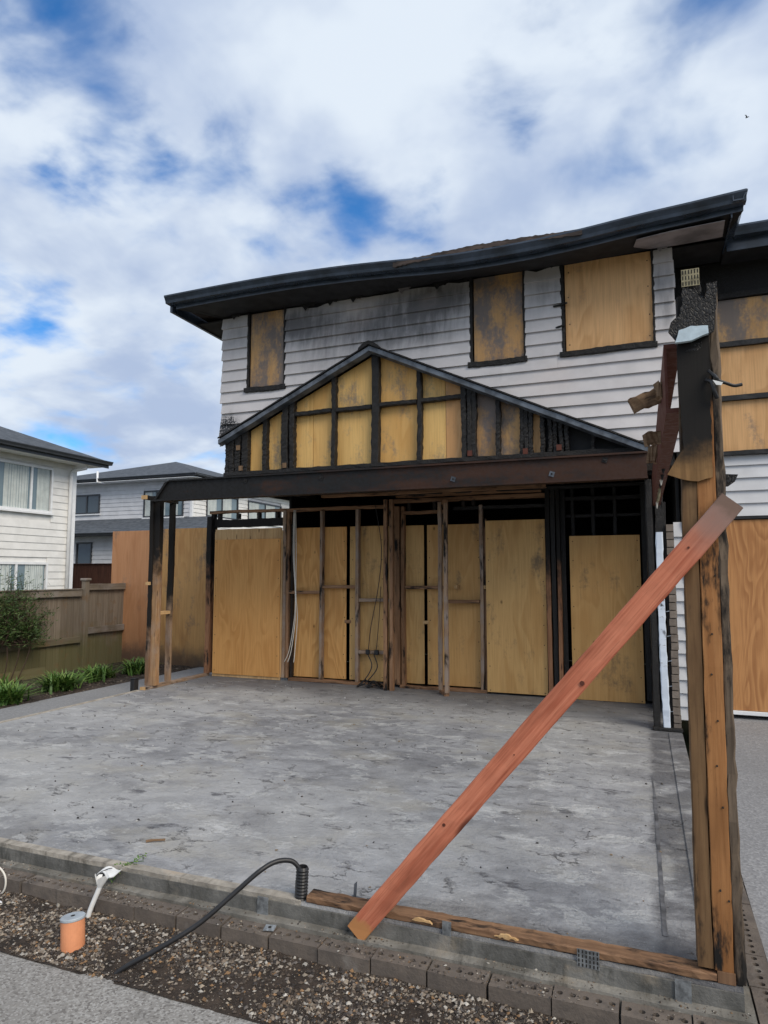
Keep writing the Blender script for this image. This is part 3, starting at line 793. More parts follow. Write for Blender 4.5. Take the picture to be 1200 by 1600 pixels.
# remaining pale lining at the right end of the eaves
mobj('soffit_lining', [(.05,7.66,5.378),(.40,7.64,5.400),(.93,7.64,5.418),(.95,8.08,5.448),(.50,8.12,5.452),(.18,8.10,5.452),(.02,7.9,5.41),
                       (.05,7.66,5.384),(.40,7.64,5.406),(.93,7.64,5.424),(.95,8.08,5.454),(.50,8.12,5.458),(.18,8.10,5.458),(.02,7.9,5.416)],
     [(0,1,2,3,4,5,6),(13,12,11,10,9,8,7)]+[(i,(i+1)%7,(i+1)%7+7,i+7) for i in range(7)], M_soffg, eav)
random.seed(9)
for i in range(16):   # blistered shreds of lining hanging at the wall head
    x = -5.5+i*.38+random.uniform(-.1,.1)
    if any(a-.05 < x < b+.02 for a,b,_,_ in WIN): continue
    q = random.uniform(.05,.12)
    extrude('lining_shred', [(x,5.46),(x+q*2.2,5.46),(x+q*1.7,5.46-q*.5),(x+q*1.1,5.46-q*.35),(x+q*.6,5.46-q*.9)], 8.098, 8.104, M_char if random.random() < .6 else M_soffg, eav)
# hipped roof, main block and wing
def hip(name, x0,x1,y0,y1,z,pitch, mat, parent, thick=.05):
    r = min(x1-x0, y1-y0)/2; h = r*math.tan(radians(pitch)); yx = (x1-x0) < (y1-y0)
    V = [(x0,y0,z),(x1,y0,z),(x1,y1,z),(x0,y1,z)]
    V += [((x0+x1)/2,y0+r,z+h),((x0+x1)/2,y1-r,z+h)] if yx else [(x0+r,(y0+y1)/2,z+h),(x1-r,(y0+y1)/2,z+h)]
    V += [(x0,y0,z-thick),(x1,y0,z-thick),(x1,y1,z-thick),(x0,y1,z-thick)]
    F = ([(0,1,4),(1,2,5,4),(2,3,5),(3,0,4,5)] if yx else [(0,1,5,4),(1,2,5),(2,3,4,5),(3,0,4)])+[(0,6,7,1),(1,7,8,2),(2,8,9,3),(3,9,6,0),(6,9,8,7)]
    return mobj(name, V, F, mat, parent)
hip('roof', -6.13,1.02,7.62,14.2,5.60,20,M_roofB,eav)
V,F = [],[]; random.seed(15)      # burnt shingle edge standing up where the gutter has sagged
k = 70
for i in range(k+1):
    x = -2.75+i*.032; z = 5.505+.040*sin((x+2.75)/2.25*pi)+random.uniform(-.007,.007)
    V += [(x,7.46,z-.06),(x,7.46,z),(x,7.62,z+.055),(x,7.62,z-.03)]
F = [(4*i+j,4*i+(j+1)%4,4*i+4+(j+1)%4,4*i+4+j) for i in range(k) for j in range(4)]+[(0,1,2,3),(4*k+3,4*k+2,4*k+1,4*k)]
mobj('shingle_edge', V, F, M_roofB, eav)
box('shingle_edge', -6.10,-5.75,7.52,7.70,5.60,5.648,M_chunk,eav)

# right-hand wing, set back
wing = thing('wing_wall', (1.6, 8.85, 0), None, None, None, house)
wing['label'] = 'set-back wing with a tall boarded window above a boarded garage opening'
WX0, WX1, YG = .50, 3.6, 8.85
for k in range(5):
    z0 = 2.37+k*.15; board(WX0, WX1, WX0, WX1, z0, z0+.15, YG, M_wbc, wing)
box('building_paper', .46, WX1, YG+.012, YG+.05, 2.33, 5.47, M_black, wing)
box('plywood_panel', .60,2.02,YG-.03,YG-.016,3.14,3.745,M_plyr,wing); box('plywood_panel', .60,2.02,YG-.03,YG-.016,3.80,4.40,M_plyr,wing); box('plywood_panel', .60,2.02,YG-.03,YG-.016,4.46,4.99,M_plyw,wing)
for z in (3.772,4.43): timber('window_bar', (.56,YG-.045,z),(2.06,YG-.045,z),.06,.06,M_frame,wing,.003,12)
timber('window_sill', (.52,YG-.045,3.11),(2.08,YG-.045,3.11),.05,.08,M_frame,wing,.002,12)
timber('window_head', (.52,YG-.04,5.03),(2.08,YG-.04,5.03),.07,.07,M_char,wing,.006,14)
for x in (.575,2.045): timber('window_jamb', (x,YG-.042,3.137),(x,YG-.042,4.994),.05,.06,M_frame,wing,.003,12)
box('burnt_head', .46,WX1,YG-.02,YG+.01,5.07,5.47,M_char,wing)
box('head_flashing', .50,WX1,YG-.035,YG+.06,2.335,2.366,M_frame,wing)
box('garage_boarding', .62,1.83,YG-.012,YG+.006,.135,2.325,M_plys,wing); box('garage_boarding', 1.836,3.05,YG-.012,YG+.006,.135,2.325,M_plys,wing)
box('door_track', .62,3.05,YG-.03,YG+.03,.085,.130,M_white,wing,.004)
box('door_trim', .50,.60,YG-.03,YG+.02,.04,2.33,M_white,wing,.004)
gutter([(1.10,8.24,5.635),(4.6,8.24,5.635)], (0,-1), M_gut, eav)
box('fascia', 1.02,4.6,8.37,8.385,5.40,5.62,M_gut,eav)
box('soffit', 1.0,4.6,8.386,8.9,5.44,5.452,M_soff,eav)
hip('roof', -3.0,4.7,8.40,14.0,5.58,20,M_roofB,eav)
# body of the house behind, blackened inside
core = thing('house_shell', (-2.6, 11, 0), None, None, None, house)
box('side_wall', -5.64,-5.60,8.24,13.8,2.98,5.5,M_black,core); box('side_wall', .40,.44,8.24,8.84,2.9,5.45,M_black,core)
box('floor_deck', -5.6,.40,8.26,13.8,3.095,3.14,M_char,core)
box('partition', -5.45,-5.41,9.80,13.8,0,3.10,M_black,core); box('partition', -5.41,4.2,13.8,13.84,0,5.5,M_black,core); box('partition', .40,.44,8.92,13.8,0,3.1,M_black,core)
box('end_wall', 4.2,4.24,8.86,13.84,0,5.45,M_wbc,core)
box('room_floor', -5.41,.40,9.83,13.8,-.2,-.005,M_black,core)

# floor joists over the rear bay
jo = thing('floor_joists', (-2.6, 8.9, 2.9), None, None, None, house)
random.seed(31)
for i in range(14):
    x = -5.5+i*.45
    timber('joist', (x,8.19,3.0),(x,9.95,3.0),.17,.045, M_charb if i < 8 else M_char, jo, .004, 8)
for y,xa,xb,z,mm in [(8.45,-5.3,-2.3,2.895,M_stud),(8.9,-5.45,-1.9,2.90,M_stud),(9.3,-4.6,-1.2,2.885,M_stud),(9.5,-3.6,.2,2.89,M_char),(8.62,-2.1,.2,2.895,M_char)]:
    timber('ceiling_batten', (xa,y,z),(xb,y,z),.04,.07, mm, jo, .004, 16)
timber('rim_joist', (-5.62,8.19,2.93),(.3,8.19,2.93),.12,.03,M_charb,jo,.003,20)

# rear wall of the garage: open studs with plywood behind
rear = thing('rear_wall', (-3.4, 9.7, 0), None, None, None, house)
rear['label'] = 'open stud wall at the back of the garage with plywood sheets behind it'
random.seed(12)
def rp(x0,x1,z0,z1,y,mat,name='plywood_panel'): return box(name,x0,x1,y,y+.015,z0,z1,mat,rear)
rp(-5.33,-4.375,.06,2.44,9.735,M_ply); rp(-4.315,-3.73,.06,2.44,9.735,M_plyd); rp(-3.72,-3.52,.06,2.43,9.737,M_plyd); rp(-3.45,-3.092,.06,2.43,9.735,M_plyd); rp(-3.040,-2.22,.06,2.43,9.735,M_plyd); rp(-2.2,-2.0,.06,2.42,9.737,M_plyd)
rp(-2.115,-1.27,.03,2.46,9.60,M_plyd); rp(-.94,-.03,.006,2.215,9.60,M_plyd)
p1 = rp(-6.735,-5.475,.05,2.265,9.575,M_ply); rp(-6.74,-5.46,2.255,2.44,9.592,M_raw,'pale_strip'); rp(-6.75,-5.46,.004,.10,9.592,M_raw,'pale_strip')
rp(-6.752,-6.722,.05,2.40,9.594,M_raw,'pale_strip'); rp(-5.49,-5.448,.05,2.40,9.594,M_raw,'pale_strip')
def st(x, z1, wd=.045, mat=M_stud, y=9.67, z0=.046, dp=.09, r=.003): timber('stud', (x,y,z0),(x,y,z1), wd,dp, mat, rear, r, 14)
st(-6.85,2.74,.06,M_studh,9.70); st(-6.79,2.40,.03,M_charb,9.72)
st(-5.425,2.72,.055,M_studg,9.65); st(-5.37,2.72,.05,M_stud,9.67); st(-5.31,2.5,.035,M_charb,9.71)
st(-4.77,2.70,.045,M_studg); st(-4.15,2.70,.05,M_studg)
st(-3.49,2.72,.09,M_stud,9.66); st(-3.40,2.72,.05,M_stud,9.69)
st(-2.19,2.70,.05,M_studg,9.67); st(-2.14,2.5,.035,M_stud,9.71)
st(-1.225,2.90,.06,M_studh,9.60); st(-1.15,2.90,.06,M_char,9.60,.0); st(-1.085,2.90,.05,M_studh,9.58,.0); st(-1.02,2.90,.06,M_char,9.66)
st(.03,2.9,.07,M_char,9.62); st(.12,2.9,.07,M_char,9.62)
for x in (-.9,-.62,-.34): st(x,2.9,.045,M_char,9.72,2.0)
# projecting nibs of double studs
for x,y in [(-3.565,9.37),(-3.475,9.37),(-3.52,9.44)]: timber('stud',(x,y,0.0),(x,y,2.80),.055 if y<9.4 else .03,.08,M_stud if y<9.4 else M_charb,rear,.003,16)
for x,y,m in [(-2.755,9.45,M_studg),(-2.60,9.22,M_studg)]: timber('stud',(x,y,.045),(x,y,2.74),.055,.06,m,rear,.004,16)
timber('bottom_plate',(-2.755,9.49,.022),(-2.60,9.20,.022),.045,.07,M_stud,rear)
timber('top_plate',(-2.76,9.66,2.72),(-2.60,9.18,2.72),.045,.07,M_stud,rear)
for xa,xb,z,mm,y in [(-5.345,-4.795,1.40,M_stud,9.67),(-4.745,-4.18,1.49,M_stud,9.67),(-4.12,-3.60,1.29,M_studg,9.67),(-4.12,-3.6,.50,M_studg,9.67),
                   (-3.37,-2.72,1.49,M_stud,9.68),(-2.70,-2.22,1.29,M_stud,9.66),(-2.60,-2.55,1.50,M_raw,9.68),(-2.16,-2.10,1.50,M_raw,9.68),(-4.40,-4.29,.95,M_stud,9.77),(-3.11,-3.02,.97,M_raw,9.77)]:
    timber('nogging',(xa,y,z),(xb,y,z+.004),.048,.085,mm,rear,.002,8)
for xa,xb,z,mm,h,y in [(-6.9,-5.40,2.735,M_stud,.05,9.68),(-6.80,-5.46,2.55,M_studh,.13,9.70),(-5.40,-3.6,2.725,M_stud,.05,9.67),(-3.6,-1.1,2.80,M_stud,.06,9.66),(-3.42,-2.72,2.62,M_stud,.045,9.68),
                     (-2.6,-1.2,2.66,M_char,.045,9.68),(-1.2,.2,2.74,M_char,.05,9.68),(-3.45,-1.3,2.87,M_stud,.06,9.52),(-1.2,.2,2.5,M_char,.04,9.74)]:
    timber('top_plate',(xa,y,z),(xb,y,z),h,.09,mm,rear,.004,18)
for x in (-6.35,-6.72,-5.95,-5.6): timber('cripple',(x,9.69,2.615),(x,9.69,2.71),.05,.08,M_charb,rear)
for x in (-3.3,-2.9,-2.45,-2.3): timber('cripple',(x,9.68,2.64),(x,9.68,2.78),.05,.07,M_charb,rear)
timber('bottom_plate',(-5.33,9.66,.023),(-3.62,9.66,.023),.045,.09,M_stud,rear,.003,14); timber('bottom_plate',(-3.44,9.66,.023),(-2.12,9.66,.023),.045,.09,M_stud,rear,.003,14)
box('power_box', -3.99,-3.93,9.60,9.63,.47,.545,M_rubber,rear,.006); box('power_box', -3.85,-3.78,9.60,9.63,.47,.545,M_rubber,rear,.006)
def screws(x0,x1,z0,z1,y,parent,step=.3):
    L = []
    for i in range(int((z1-z0)/step)+1):
        z = z0+.05+i*step+random.uniform(-.03,.03)
        if z > z1-.02: break
        for x in (x0+.03+random.uniform(0,.015), x1-.03-random.uniform(0,.015)): L.append((x-.006,x+.006,y-.003,y,z-.006,z+.006))
    tag(boxes('screw_head', L, M_hole, parent), kind='stuff')
for a_,b_,c_,d_,e_ in [(-5.33,-4.375,.06,2.44,9.735),(-4.315,-3.73,.06,2.44,9.735),(-3.04,-2.22,.06,2.43,9.735),(-2.115,-1.27,.03,2.46,9.60),(-.94,-.03,.0,2.215,9.60),(-6.735,-5.475,.05,2.265,9.575)]: screws(a_,b_,c_,d_,e_,rear)
screws(.62,1.83,.135,2.325,YG-.012,wing); screws(-.77,.20,4.37,5.43,YW+.004,upper); screws(.60,2.02,3.14,3.745,YG-.03,wing,.2); screws(.60,2.02,3.8,4.4,YG-.03,wing,.2)
# weatherboard return beside the brick pier
for k in range(15):
    z0 = .03+k*.15; board(.350,.442,.350,.442,z0,z0+.15,8.62,M_wbc,rear)
box('corner_trim', .443,.475,8.58,8.63,.05,2.32,M_white,rear,.004)

# ================================================================== OTHER STRUCTURES STANDING ON THE SLAB
lf = thing('burnt_wall_frame', (-6.9, 8.4, 0), 'short run of wall studs, charred black at the top, bare timber below, at the slab edge', 'wall frame')
random.seed(6)
timber('stud',(-6.93,8.25,.045),(-6.93,8.25,2.80),.06,.09,M_studz2,lf,.004,20)
timber('stud',(-6.85,8.29,.045),(-6.85,8.29,2.80),.10,.09,M_studz,lf,.004,20)
timber('stud',(-6.90,8.66,.045),(-6.90,8.66,2.80),.09,.05,wood('stud_charred_low',(.30,.20,.12),(.20,.12,.07),.15,(1.15,.5),None,.8,.3),lf,.004,20)
timber('stud',(-6.86,9.60,.045),(-6.86,9.60,2.66),.09,.05,M_studh,lf,.004,20)
timber('bottom_plate',(-6.89,8.10,.022),(-6.89,9.66,.022),.045,.09,M_raw if False else M_studg,lf,.003,14)
timber('top_plate',(-6.90,8.02,2.83),(-6.90,8.74,2.83),.06,.10,M_char,lf,.004,14)
box('cut_end', -6.95,-6.85,8.000,8.017,2.80,2.86,M_raw,lf); box('cut_end', -6.935,-6.845,8.085,8.098,.001,.044,M_raw,lf)
timber('nogging',(-6.9,8.34,1.10),(-6.9,8.63,1.10),.05,.07,M_raw,lf); timber('nogging',(-6.93,8.17,1.55),(-6.93,8.20,1.55),.045,.07,M_raw,lf)

# corner post
cp = thing('corner_post', (.25, 3.31, 0), 'tall timber corner post, orange-brown below, burnt black and torn at its head', 'post')
random.seed(14)
timber('stud',(.192,3.325,.047),(.215,3.325,2.97),.060,.09,M_postl,cp,.0022,30)
timber('stud',(.262,3.322,.047),(.277,3.322,2.93),.076,.09,M_postm,cp,.0018,30)
timber('stud',(.322,3.318,.006),(.332,3.318,2.99),.042,.088,M_postr,cp,.0045,46,.008)
box('post_foot', .235,.303,3.27,3.36,.001,.046,M_plate,cp)
def jag(pts, amp, step=.025):
    out = []
    for (a,b),(c,d) in zip(pts, pts[1:]+pts[:1]):
        k = max(1,int(sqrt((c-a)**2+(d-b)**2)/step))
        for i in range(k): out.append((a+(c-a)*i/k+random.uniform(-amp,amp), b+(d-b)*i/k+random.uniform(-amp,amp)))
    return out
M_sheet = wood('scorched_sheet', (.30,.17,.07), (.20,.11,.045), .36, (2.21,.16))
extrude('torn_sheet', jag([(.185,2.85),(.175,2.66),(.183,2.43),(.186,2.26),(.118,2.145),(.19,2.118),(.245,2.105),(.302,2.125),(.305,2.5),(.307,2.86)],.003), 3.262, 3.272, M_sheet, cp)
extrude('charred_head', jag([(.208,2.99),(.205,2.92),(.19,2.86),(.152,2.84),(.146,2.80),(.180,2.74),(.20,2.76),(.30,2.76),(.335,2.78),(.352,3.0),(.31,3.005),(.30,2.93),(.27,2.945),(.262,2.975)],.004,.02), 3.240, 3.262, M_char, cp)
timber('char_block',(.250,3.30,2.70),(.252,3.30,2.955),.09,.07,M_char,cp,.006,14,.01)
extrude('plasterboard_scrap', jag([(.168,2.735),(.185,2.788),(.235,2.802),(.305,2.797),(.306,2.762),(.235,2.735)],.0015,.02), 3.214, 3.238, M_plaster, cp)
def nailplate(x0,x1,z0,z1,y,parent,mat=M_galv,nx=5,nz=3):
    o = box('nail_plate', x0,x1,y,y+.003,z0,z1,mat,parent)
    L = []
    for i in range(nx):
        for j in range(nz):
            cx = x0+(x1-x0)*(i+.5)/nx; cz = z0+(z1-z0)*(j+.5)/nz
            L.append((cx-(x1-x0)/nx*.18,cx+(x1-x0)/nx*.18,y-.0012,y-.0004,cz-(z1-z0)/nz*.34,cz+(z1-z0)/nz*.34))
    boxes('tooth_slot', L, M_hole, o); return o
M_brass = plain('scorched_plate', (.24,.21,.13), .6, .4, 30, .3, .3)
nailplate(.207,.282,3.005,3.085,3.26,cp,M_brass,6,3)
timber('plate_tab',(.262,3.29,2.93),(.262,3.29,3.03),.05,.04,M_char,cp,.004,6)
tube('cable_end', [(.30,3.25,2.60),(.325,3.215,2.56),(.335,3.22,2.545),(.37,3.23,2.53),(.40,3.235,2.518),(.43,3.24,2.522)], .0075, M_rubber, cp, 7)
tube('cable_end', [(.29,3.255,2.56),(.31,3.228,2.54),(.318,3.225,2.50),(.33,3.24,2.47)], .009, M_rubber, cp, 7)
extrude('tape_scrap', [(.312,2.545),(.352,2.53),(.345,2.518),(.325,2.522)], 3.205, 3.209, M_pvc, cp)
extrude('burnt_flap', [(.345,2.14),(.405,2.135),(.392,2.105),(.365,2.085),(.348,2.085)], 3.30, 3.32, M_char, cp)
random.seed(2)
for k in range(9):
    zz = .25+k*.2+random.uniform(-.09,.09); xx = .277+random.uniform(-.02,.016)
    V,F = tubev([Vector((xx,3.279,zz)),Vector((xx,3.271,zz))], .0042, 6); mobj('nail', V, F, M_char, cp)

# timber plate bolted along the front edge
fp = thing('front_plate', (-.75, 3.31, 0), 'split brown timber bottom plate along the front slab edge, with metal straps', 'timber plate')
timber('plate',(-1.685,3.310,.0175),(.232,3.310,.0175),.032,.090,M_plate,fp,.0028,60,.005)
M_strap = plain('dirty_strap', (.19,.20,.205), .6, .45, 30, .3, .4)
for x,t_ in [(-1.30,0),(-.93,0)]:
    if t_ == 0: box('strap', x-.022,x+.022,3.253,3.2565,-.045,.046,M_strap,fp)
random.seed(77)
for x in (-1.05,-.64):
    extrude('fresh_split', jag([(x-.06,.020),(x+.05,.018),(x+.03,.032),(x-.03,.033)],.004,.012), 3.2555, 3.268, M_raw, fp)
nailplate(-.33,-.235,-.035,.04,3.250,fp,M_strap,6,4)
for x in (-1.93,.10): 
    o = box('edge_strap', x-.032,x+.032,3.240,3.246,-.105,-.002,M_strap,slab); 

# diagonal brace
br = thing('timber_brace', (-1.40, 3.2, -.09), 'long reddish timber prop leaning diagonally across the front against the corner post', 'timber brace')
b0, b1 = Vector((-1.385,3.222,-.070)), Vector((.372,3.244,2.015))
timber('prop', b0, b1, .105, .040, M_brace, br, .0016, 40, .004, .004, Vector((0,0,1)))
ux = (b1-b0).normalized()
for f,q,s in [(.27,.02,.016),(.62,-.028,.022),(.90,.01,.010),(.45,-.01,.006)]:
    c = b0+(b1-b0)*f+Vector((-ux.z,0,ux.x))*q+Vector((0,-.0195,0))
    V,F = tubev([c+Vector((0,.004,0)),c+Vector((0,-.003,0))], s*.5, 9); mobj('knot', V, F, M_redsteel, br)

# steel beam running back from the post to the house
sb = thing('side_steel_beam', (.16, 5.7, 2.6), 'red-rusted steel channel running back from the corner post to the house', 'steel beam')
box('web', .125,.137,3.37,8.01,2.472,2.758,M_redsteel,sb); box('flange', .125,.20,3.37,8.01,2.45,2.4715,M_redsteel,sb); box('flange', .125,.20,3.37,8.01,2.7585,2.78,M_redsteel,sb)
random.seed(41)
for p0,p1,h in [((.12,4.0,2.70),(-.025,3.96,2.635),.085),((.12,4.25,2.50),(.035,4.23,2.485),.075),((.122,3.75,2.66),(.10,3.74,2.66),.08),((.122,5.2,2.55),(.06,5.2,2.56),.12)]:
    timber('joist_stub', p0,p1,h,.05,M_chunk,sb,.006,6,.004,.012)
for k in range(9):
    y = 5.2+k*.3; V,F = tubev([Vector((.16,y,2.45)),Vector((.158,y,2.40+random.uniform(-.03,.02)))], lambda f: .012*(1-f)+.003, 6); mobj('melted_drip', V, F, random.choice([M_wcable,M_brass,M_char]), sb)

# pier at the back right: charred stud, blistered board, brick veneer end
pr = thing('brick_pier', (.22, 8.15, 0), 'narrow wall end with a blistered white board beside a stack of brown bricks', 'wall end')
timber('stud',(.085,8.14,0),(.085,8.14,2.76),.07,.10,M_char,pr,.005,18,.01)
timber('blistered_board',(.188,8.10,.03),(.180,8.10,2.16),.075,.04,M_peel,pr,.005,34,.008)
timber('stud',(.24,8.17,0),(.24,8.17,2.5),.03,.09,M_char,pr,.004,14)
timber('stud',(.185,8.17,2.16),(.185,8.17,2.76),.09,.08,M_char,pr,.006,10)
bme = mesh_from(boxv(-.037,.037,-.11,.11,-.038,.038), BOXF); bme.materials.append(M_brickv)
random.seed(19)
for k in range(26):
    link('brick', bme, None, Matrix.Translation((.294+random.uniform(-.004,.004), 8.20+random.uniform(-.008,.008), .042+k*.0865)) @ Matrix.Rotation(random.uniform(-.03,.03),4,'Z'), pr)
boxes('mortar', [(.262,.325,8.10,8.30,.006+k*.0865-.004,.006+k*.0865+.0035) for k in range(1,26)], M_ledge, pr)
box('pier_base', .045,.345,8.03,8.10,.0005,.035,M_char,pr,.006)
for k in range(7):
    z = .2+k*.27; V,F = tubev([Vector((.22,8.10,z)),Vector((.262,8.09,z+.01))], .004, 5); mobj('wall_tie', V, F, M_galv, pr)

# hoarding sheets left of the garage
for i,(x0,x1,lab,m) in enumerate([(-10.26,-8.99,'reddish plywood hoarding sheet butted against the paling fence',plywood('plywood_reddish',(.56,.29,.145),(.42,.185,.08),  .18,6,(.14,.12,.11),.12)),
                                (-8.975,-7.70,'yellow-brown plywood hoarding sheet beside the burnt wall studs',M_plyo)]):
    t_ = thing('plywood_sheet', ((x0+x1)/2, 11.0, -.1), lab, 'plywood sheet')
    box('sheet', x0,x1,11.0,11.018,-.10,2.57+.02*i,m,t_)
    timber('brace_rail',((x0+.05),11.045,1.2),((x1-.05),11.045,1.2),.09,.045,M_raw,t_); timber('ground_post',((x0+x1)/2,11.045,-.31),((x0+x1)/2,11.045,1.15),.09,.045,M_raw,t_)
V,F = tubev([Vector((-6.98,8.02,-.075)),Vector((-6.98,8.02,.12))], .045, 10)
bx_ = thing('gully_box', (-7.03,8.05,-.075), 'small black drain box at the foot of the burnt studs', 'drain box'); box('body', -7.045,-6.97,8.0,8.10,-.074,.16,M_rubber,bx_,.008); box('lid', -7.05,-6.965,7.995,8.105,.161,.172,M_black,bx_,.004)

# ================================================================== FENCES AND NEIGHBOURS
fe = thing('paling_fence', (-9.9, 9, -.1), 'weathered mossy timber paling fence along the planting bed', 'fence')
random.seed(23)
y = 6.4
while y < 10.95:
    hi = 1.36 if y < 9.95 else 1.46
    timber('paling',(-9.93,y+.07,-.14),(-9.93,y+.07,hi+random.uniform(-.01,.01)),.018,.138,M_fencem,fe,.0015,4,.002); y += .144
for ya,yb,z in [(6.3,9.85,1.335),(6.3,9.85,.47)]: timber('rail',(-9.885,ya,z),(-9.885,yb,z),.125 if z>1 else .11,.045,M_fence if z>1 else M_fencem,fe,.002,14)
timber('cap_rail',(-9.90,6.3,1.408),(-9.90,9.85,1.408),.02,.11,M_fence,fe,.001,10)
for ya,yb,z in [(10.0,10.98,1.445),(10.0,10.98,.62)]: timber('rail',(-9.885,ya,z),(-9.885,yb,z),.12,.045,M_fence,fe,.002,8)
for yy,h in ((9.93,1.56),(7.3,1.40)):
    p_ = timber('post',(-9.87,yy,-.3),(-9.87,yy,h),.10,.10,M_fencem,fe,.002,8)
    if h > 1.5: box('post_cap', -9.945,-9.795,yy-.075,yy+.075,h+.001,h+.05,M_fence,p_,.012)
timber('retaining_sleeper',(-9.80,7.2,-.02),(-9.80,9.0,.0),.16,.05,M_fencem,fe,.004,10)

def window(parent, ax, a0, a1, z0, z1, plane, fmat, gmat, mull=(), curtain=False, out=1, fw_=.06):
    """framed window in a wall; ax 'x': wall faces -Y at y=plane; ax 'y': wall faces +X at x=plane"""
    def bb(name,a,b,d0,d1,c,d,m,p):
        if ax == 'x': return box(name,a,b,plane-d1,plane-d0,c,d,m,p)
        return box(name,plane+d0,plane+d1,a,b,c,d,m,p)
    mid = ((a0+a1)/2, plane, z0) if ax == 'x' else (plane,(a0+a1)/2,z0)
    wn = thing('window', mid, None, None, None, parent)
    bb('frame',a0,a0+fw_,.0,.06,z0,z1,fmat,wn); bb('frame',a1-fw_,a1,.0,.06,z0,z1,fmat,wn)
    bb('frame',a0+fw_,a1-fw_,.0,.06,z0,z0+fw_,fmat,wn); bb('frame',a0+fw_,a1-fw_,.0,.06,z1-fw_,z1,fmat,wn)
    ed = [a0+fw_]+[m_ for m_ in mull]+[a1-fw_]
    for m_ in mull: bb('mullion',m_-fw_*.5,m_+fw_*.5,.0,.055,z0+fw_,z1-fw_,fmat,wn)
    for e0,e1 in zip(ed,ed[1:]): bb('pane',e0+fw_*.5,e1-fw_*.5,.012,.02,z0+fw_*.9,z1-fw_*.9,gmat,wn)
    bb('sill',a0-.04,a1+.04,.0,.085,z0-.05,z0-.001,M_white,wn)
    if curtain:
        for e0,e1 in zip(ed,ed[1:]):
            V,F = [],[]; k = 30; span = (e1-e0)*.62; s0 = e0 if curtain == 1 else e0+(e1-e0)*.3
            for i in range(k+1):
                a = s0+span*i/k; d = .024+.006*sin(i*1.9)
                for z in (z0+fw_,z1-fw_): V.append((a,plane-d,z) if ax=='x' else (plane+d,a,z))
            F = [(2*i,2*i+2,2*i+3,2*i+1) for i in range(k)]
            mobj('curtain', V, F, M_curt, wn, True)
    return wn

# neighbour A: long side wall facing us, runs back to a corner
XA, YA = -15.34, 14.9
na = thing('white_house', (XA-4, 10, -.3), 'white weatherboard neighbour house with grey gutter and curtained upper window', 'house')
WA = [(12.1,14.05,3.36,4.62),(11.2,14.0,.9,2.0)]
random.seed(51)
zz = -.2; RA = .195
while zz < 4.85:
    segs = [(3.0,YA-.14)]
    for a0,a1,b0,b1 in WA:
        if zz+RA > b0-.08 and zz < b1+.02:
            segs = [s for (p,q) in segs for s in ((p,a0),(a1,q))]
    for p,q in segs:
        if q-p > .05 and q > 8:
            board(p,q,p,q,zz,zz+RA,-XA,M_wbA,na,ax='y') if False else mobj('weatherboard',
                [(XA+.026,p,zz),(XA+.009,p,zz),(XA,p,zz+RA+.02),(XA+.007,p,zz+RA+.02),(XA+.026,q,zz),(XA+.009,q,zz),(XA,q,zz+RA+.02),(XA+.007,q,zz+RA+.02)],
                [(0,1,2,3),(7,6,5,4),(0,4,5,1),(1,5,6,2),(2,6,7,3),(3,7,4,0)], M_wbA, na)
    zz += RA
box('wall_core', XA-8,XA-.003,3,YA-.02,-.3,4.85,M_wbA,na)
box('corner_board', XA-.02,XA+.035,YA-.135,YA,-.3,4.84,M_white,na)
window(na,'y',12.1,14.05,3.36,4.62,XA+.01,M_white,M_glass,(13.35,),2)
window(na,'y',11.2,14.0,.9,2.0,XA+.01,M_white,M_glass,(13.0,),2)
V,F = tubev([Vector((XA+.09,YA-.25,-.3)),Vector((XA+.09,YA-.25,4.55)),Vector((XA+.12,YA-.22,4.64)),Vector((XA+.42,YA-.05,4.72)),Vector((XA+.45,YA-.02,4.88))], .05, 10); mobj('downpipe', V, F, M_white, na, True)
box('soffit', XA,XA+.60,2.5,YA+.5,4.82,4.845,M_white,na); box('fascia', XA+.60,XA+.62,2.5,YA+.62,4.80,4.99,M_gutA,na)
gutter([(XA+.75,2.5,4.99),(XA+.75,YA+.65,4.99)], (1,0), M_gutA, na); box('soffit', XA-8,XA+.60,YA+.005,YA+.6,4.846,4.86,M_white,na)
o = hip('roof', XA-8.6,XA+.70,2.2,YA+.62,4.98,22,M_roofA,na)

# neighbour B: further back, two storeys with a lower lean-to roof
YB = 22.0
nb = thing('grey_roofed_house', (-19, 24, -.3), 'pale grey weatherboard house with dark windows and grey hipped roofs behind the fences', 'house')
def siding(name, ax, a0,a1, plane, z0,z1, rh, mat, parent, holes=()):
    V,F = [],[]; z = z0
    while z < z1:
        segs = [(a0,a1)]
        for h0,h1,g0,g1 in holes:
            if z+rh > g0 and z < g1: segs = [s for (p,q) in segs for s in (((p,h0),(h1,q)) if p < h0 and q > h1 else ((p,q),))]
        for p,q in segs:
            k = len(V)
            for a in (p,q):
                for d,zq in ((.028,z),(.008,z),(0,z+rh+.02),(.006,z+rh+.02)):
                    V.append((a,plane-d,zq) if ax=='x' else (plane+d,a,zq))
            F += [tuple(k+i for i in f) for f in ((0,1,2,3),(7,6,5,4),(0,4,5,1),(1,5,6,2),(2,6,7,3),(3,7,4,0))]
        z += rh
    return tag(mobj(name, V, F, mat, parent), None, None, None, 'stuff')
HB = [(-22.65,-21.25,4.20,5.03),(-18.95,-16.98,3.96,5.06)]
siding('siding','x',-25,-16.62,YB,-.3,5.42,.17,M_wbc,nb,HB)
siding('siding','y',YB,32,-16.60,-.3,5.42,.17,M_wbA,nb,[(22.9,25.2,4.02,5.0),(26.0,29.0,4.02,5.0)])  # sun-facing side gets whiter boards than the front: sunlight put into the colour
box('wall_core', -25,-16.62,YB+.004,31.9,-.3,5.45,M_wbc,nb)
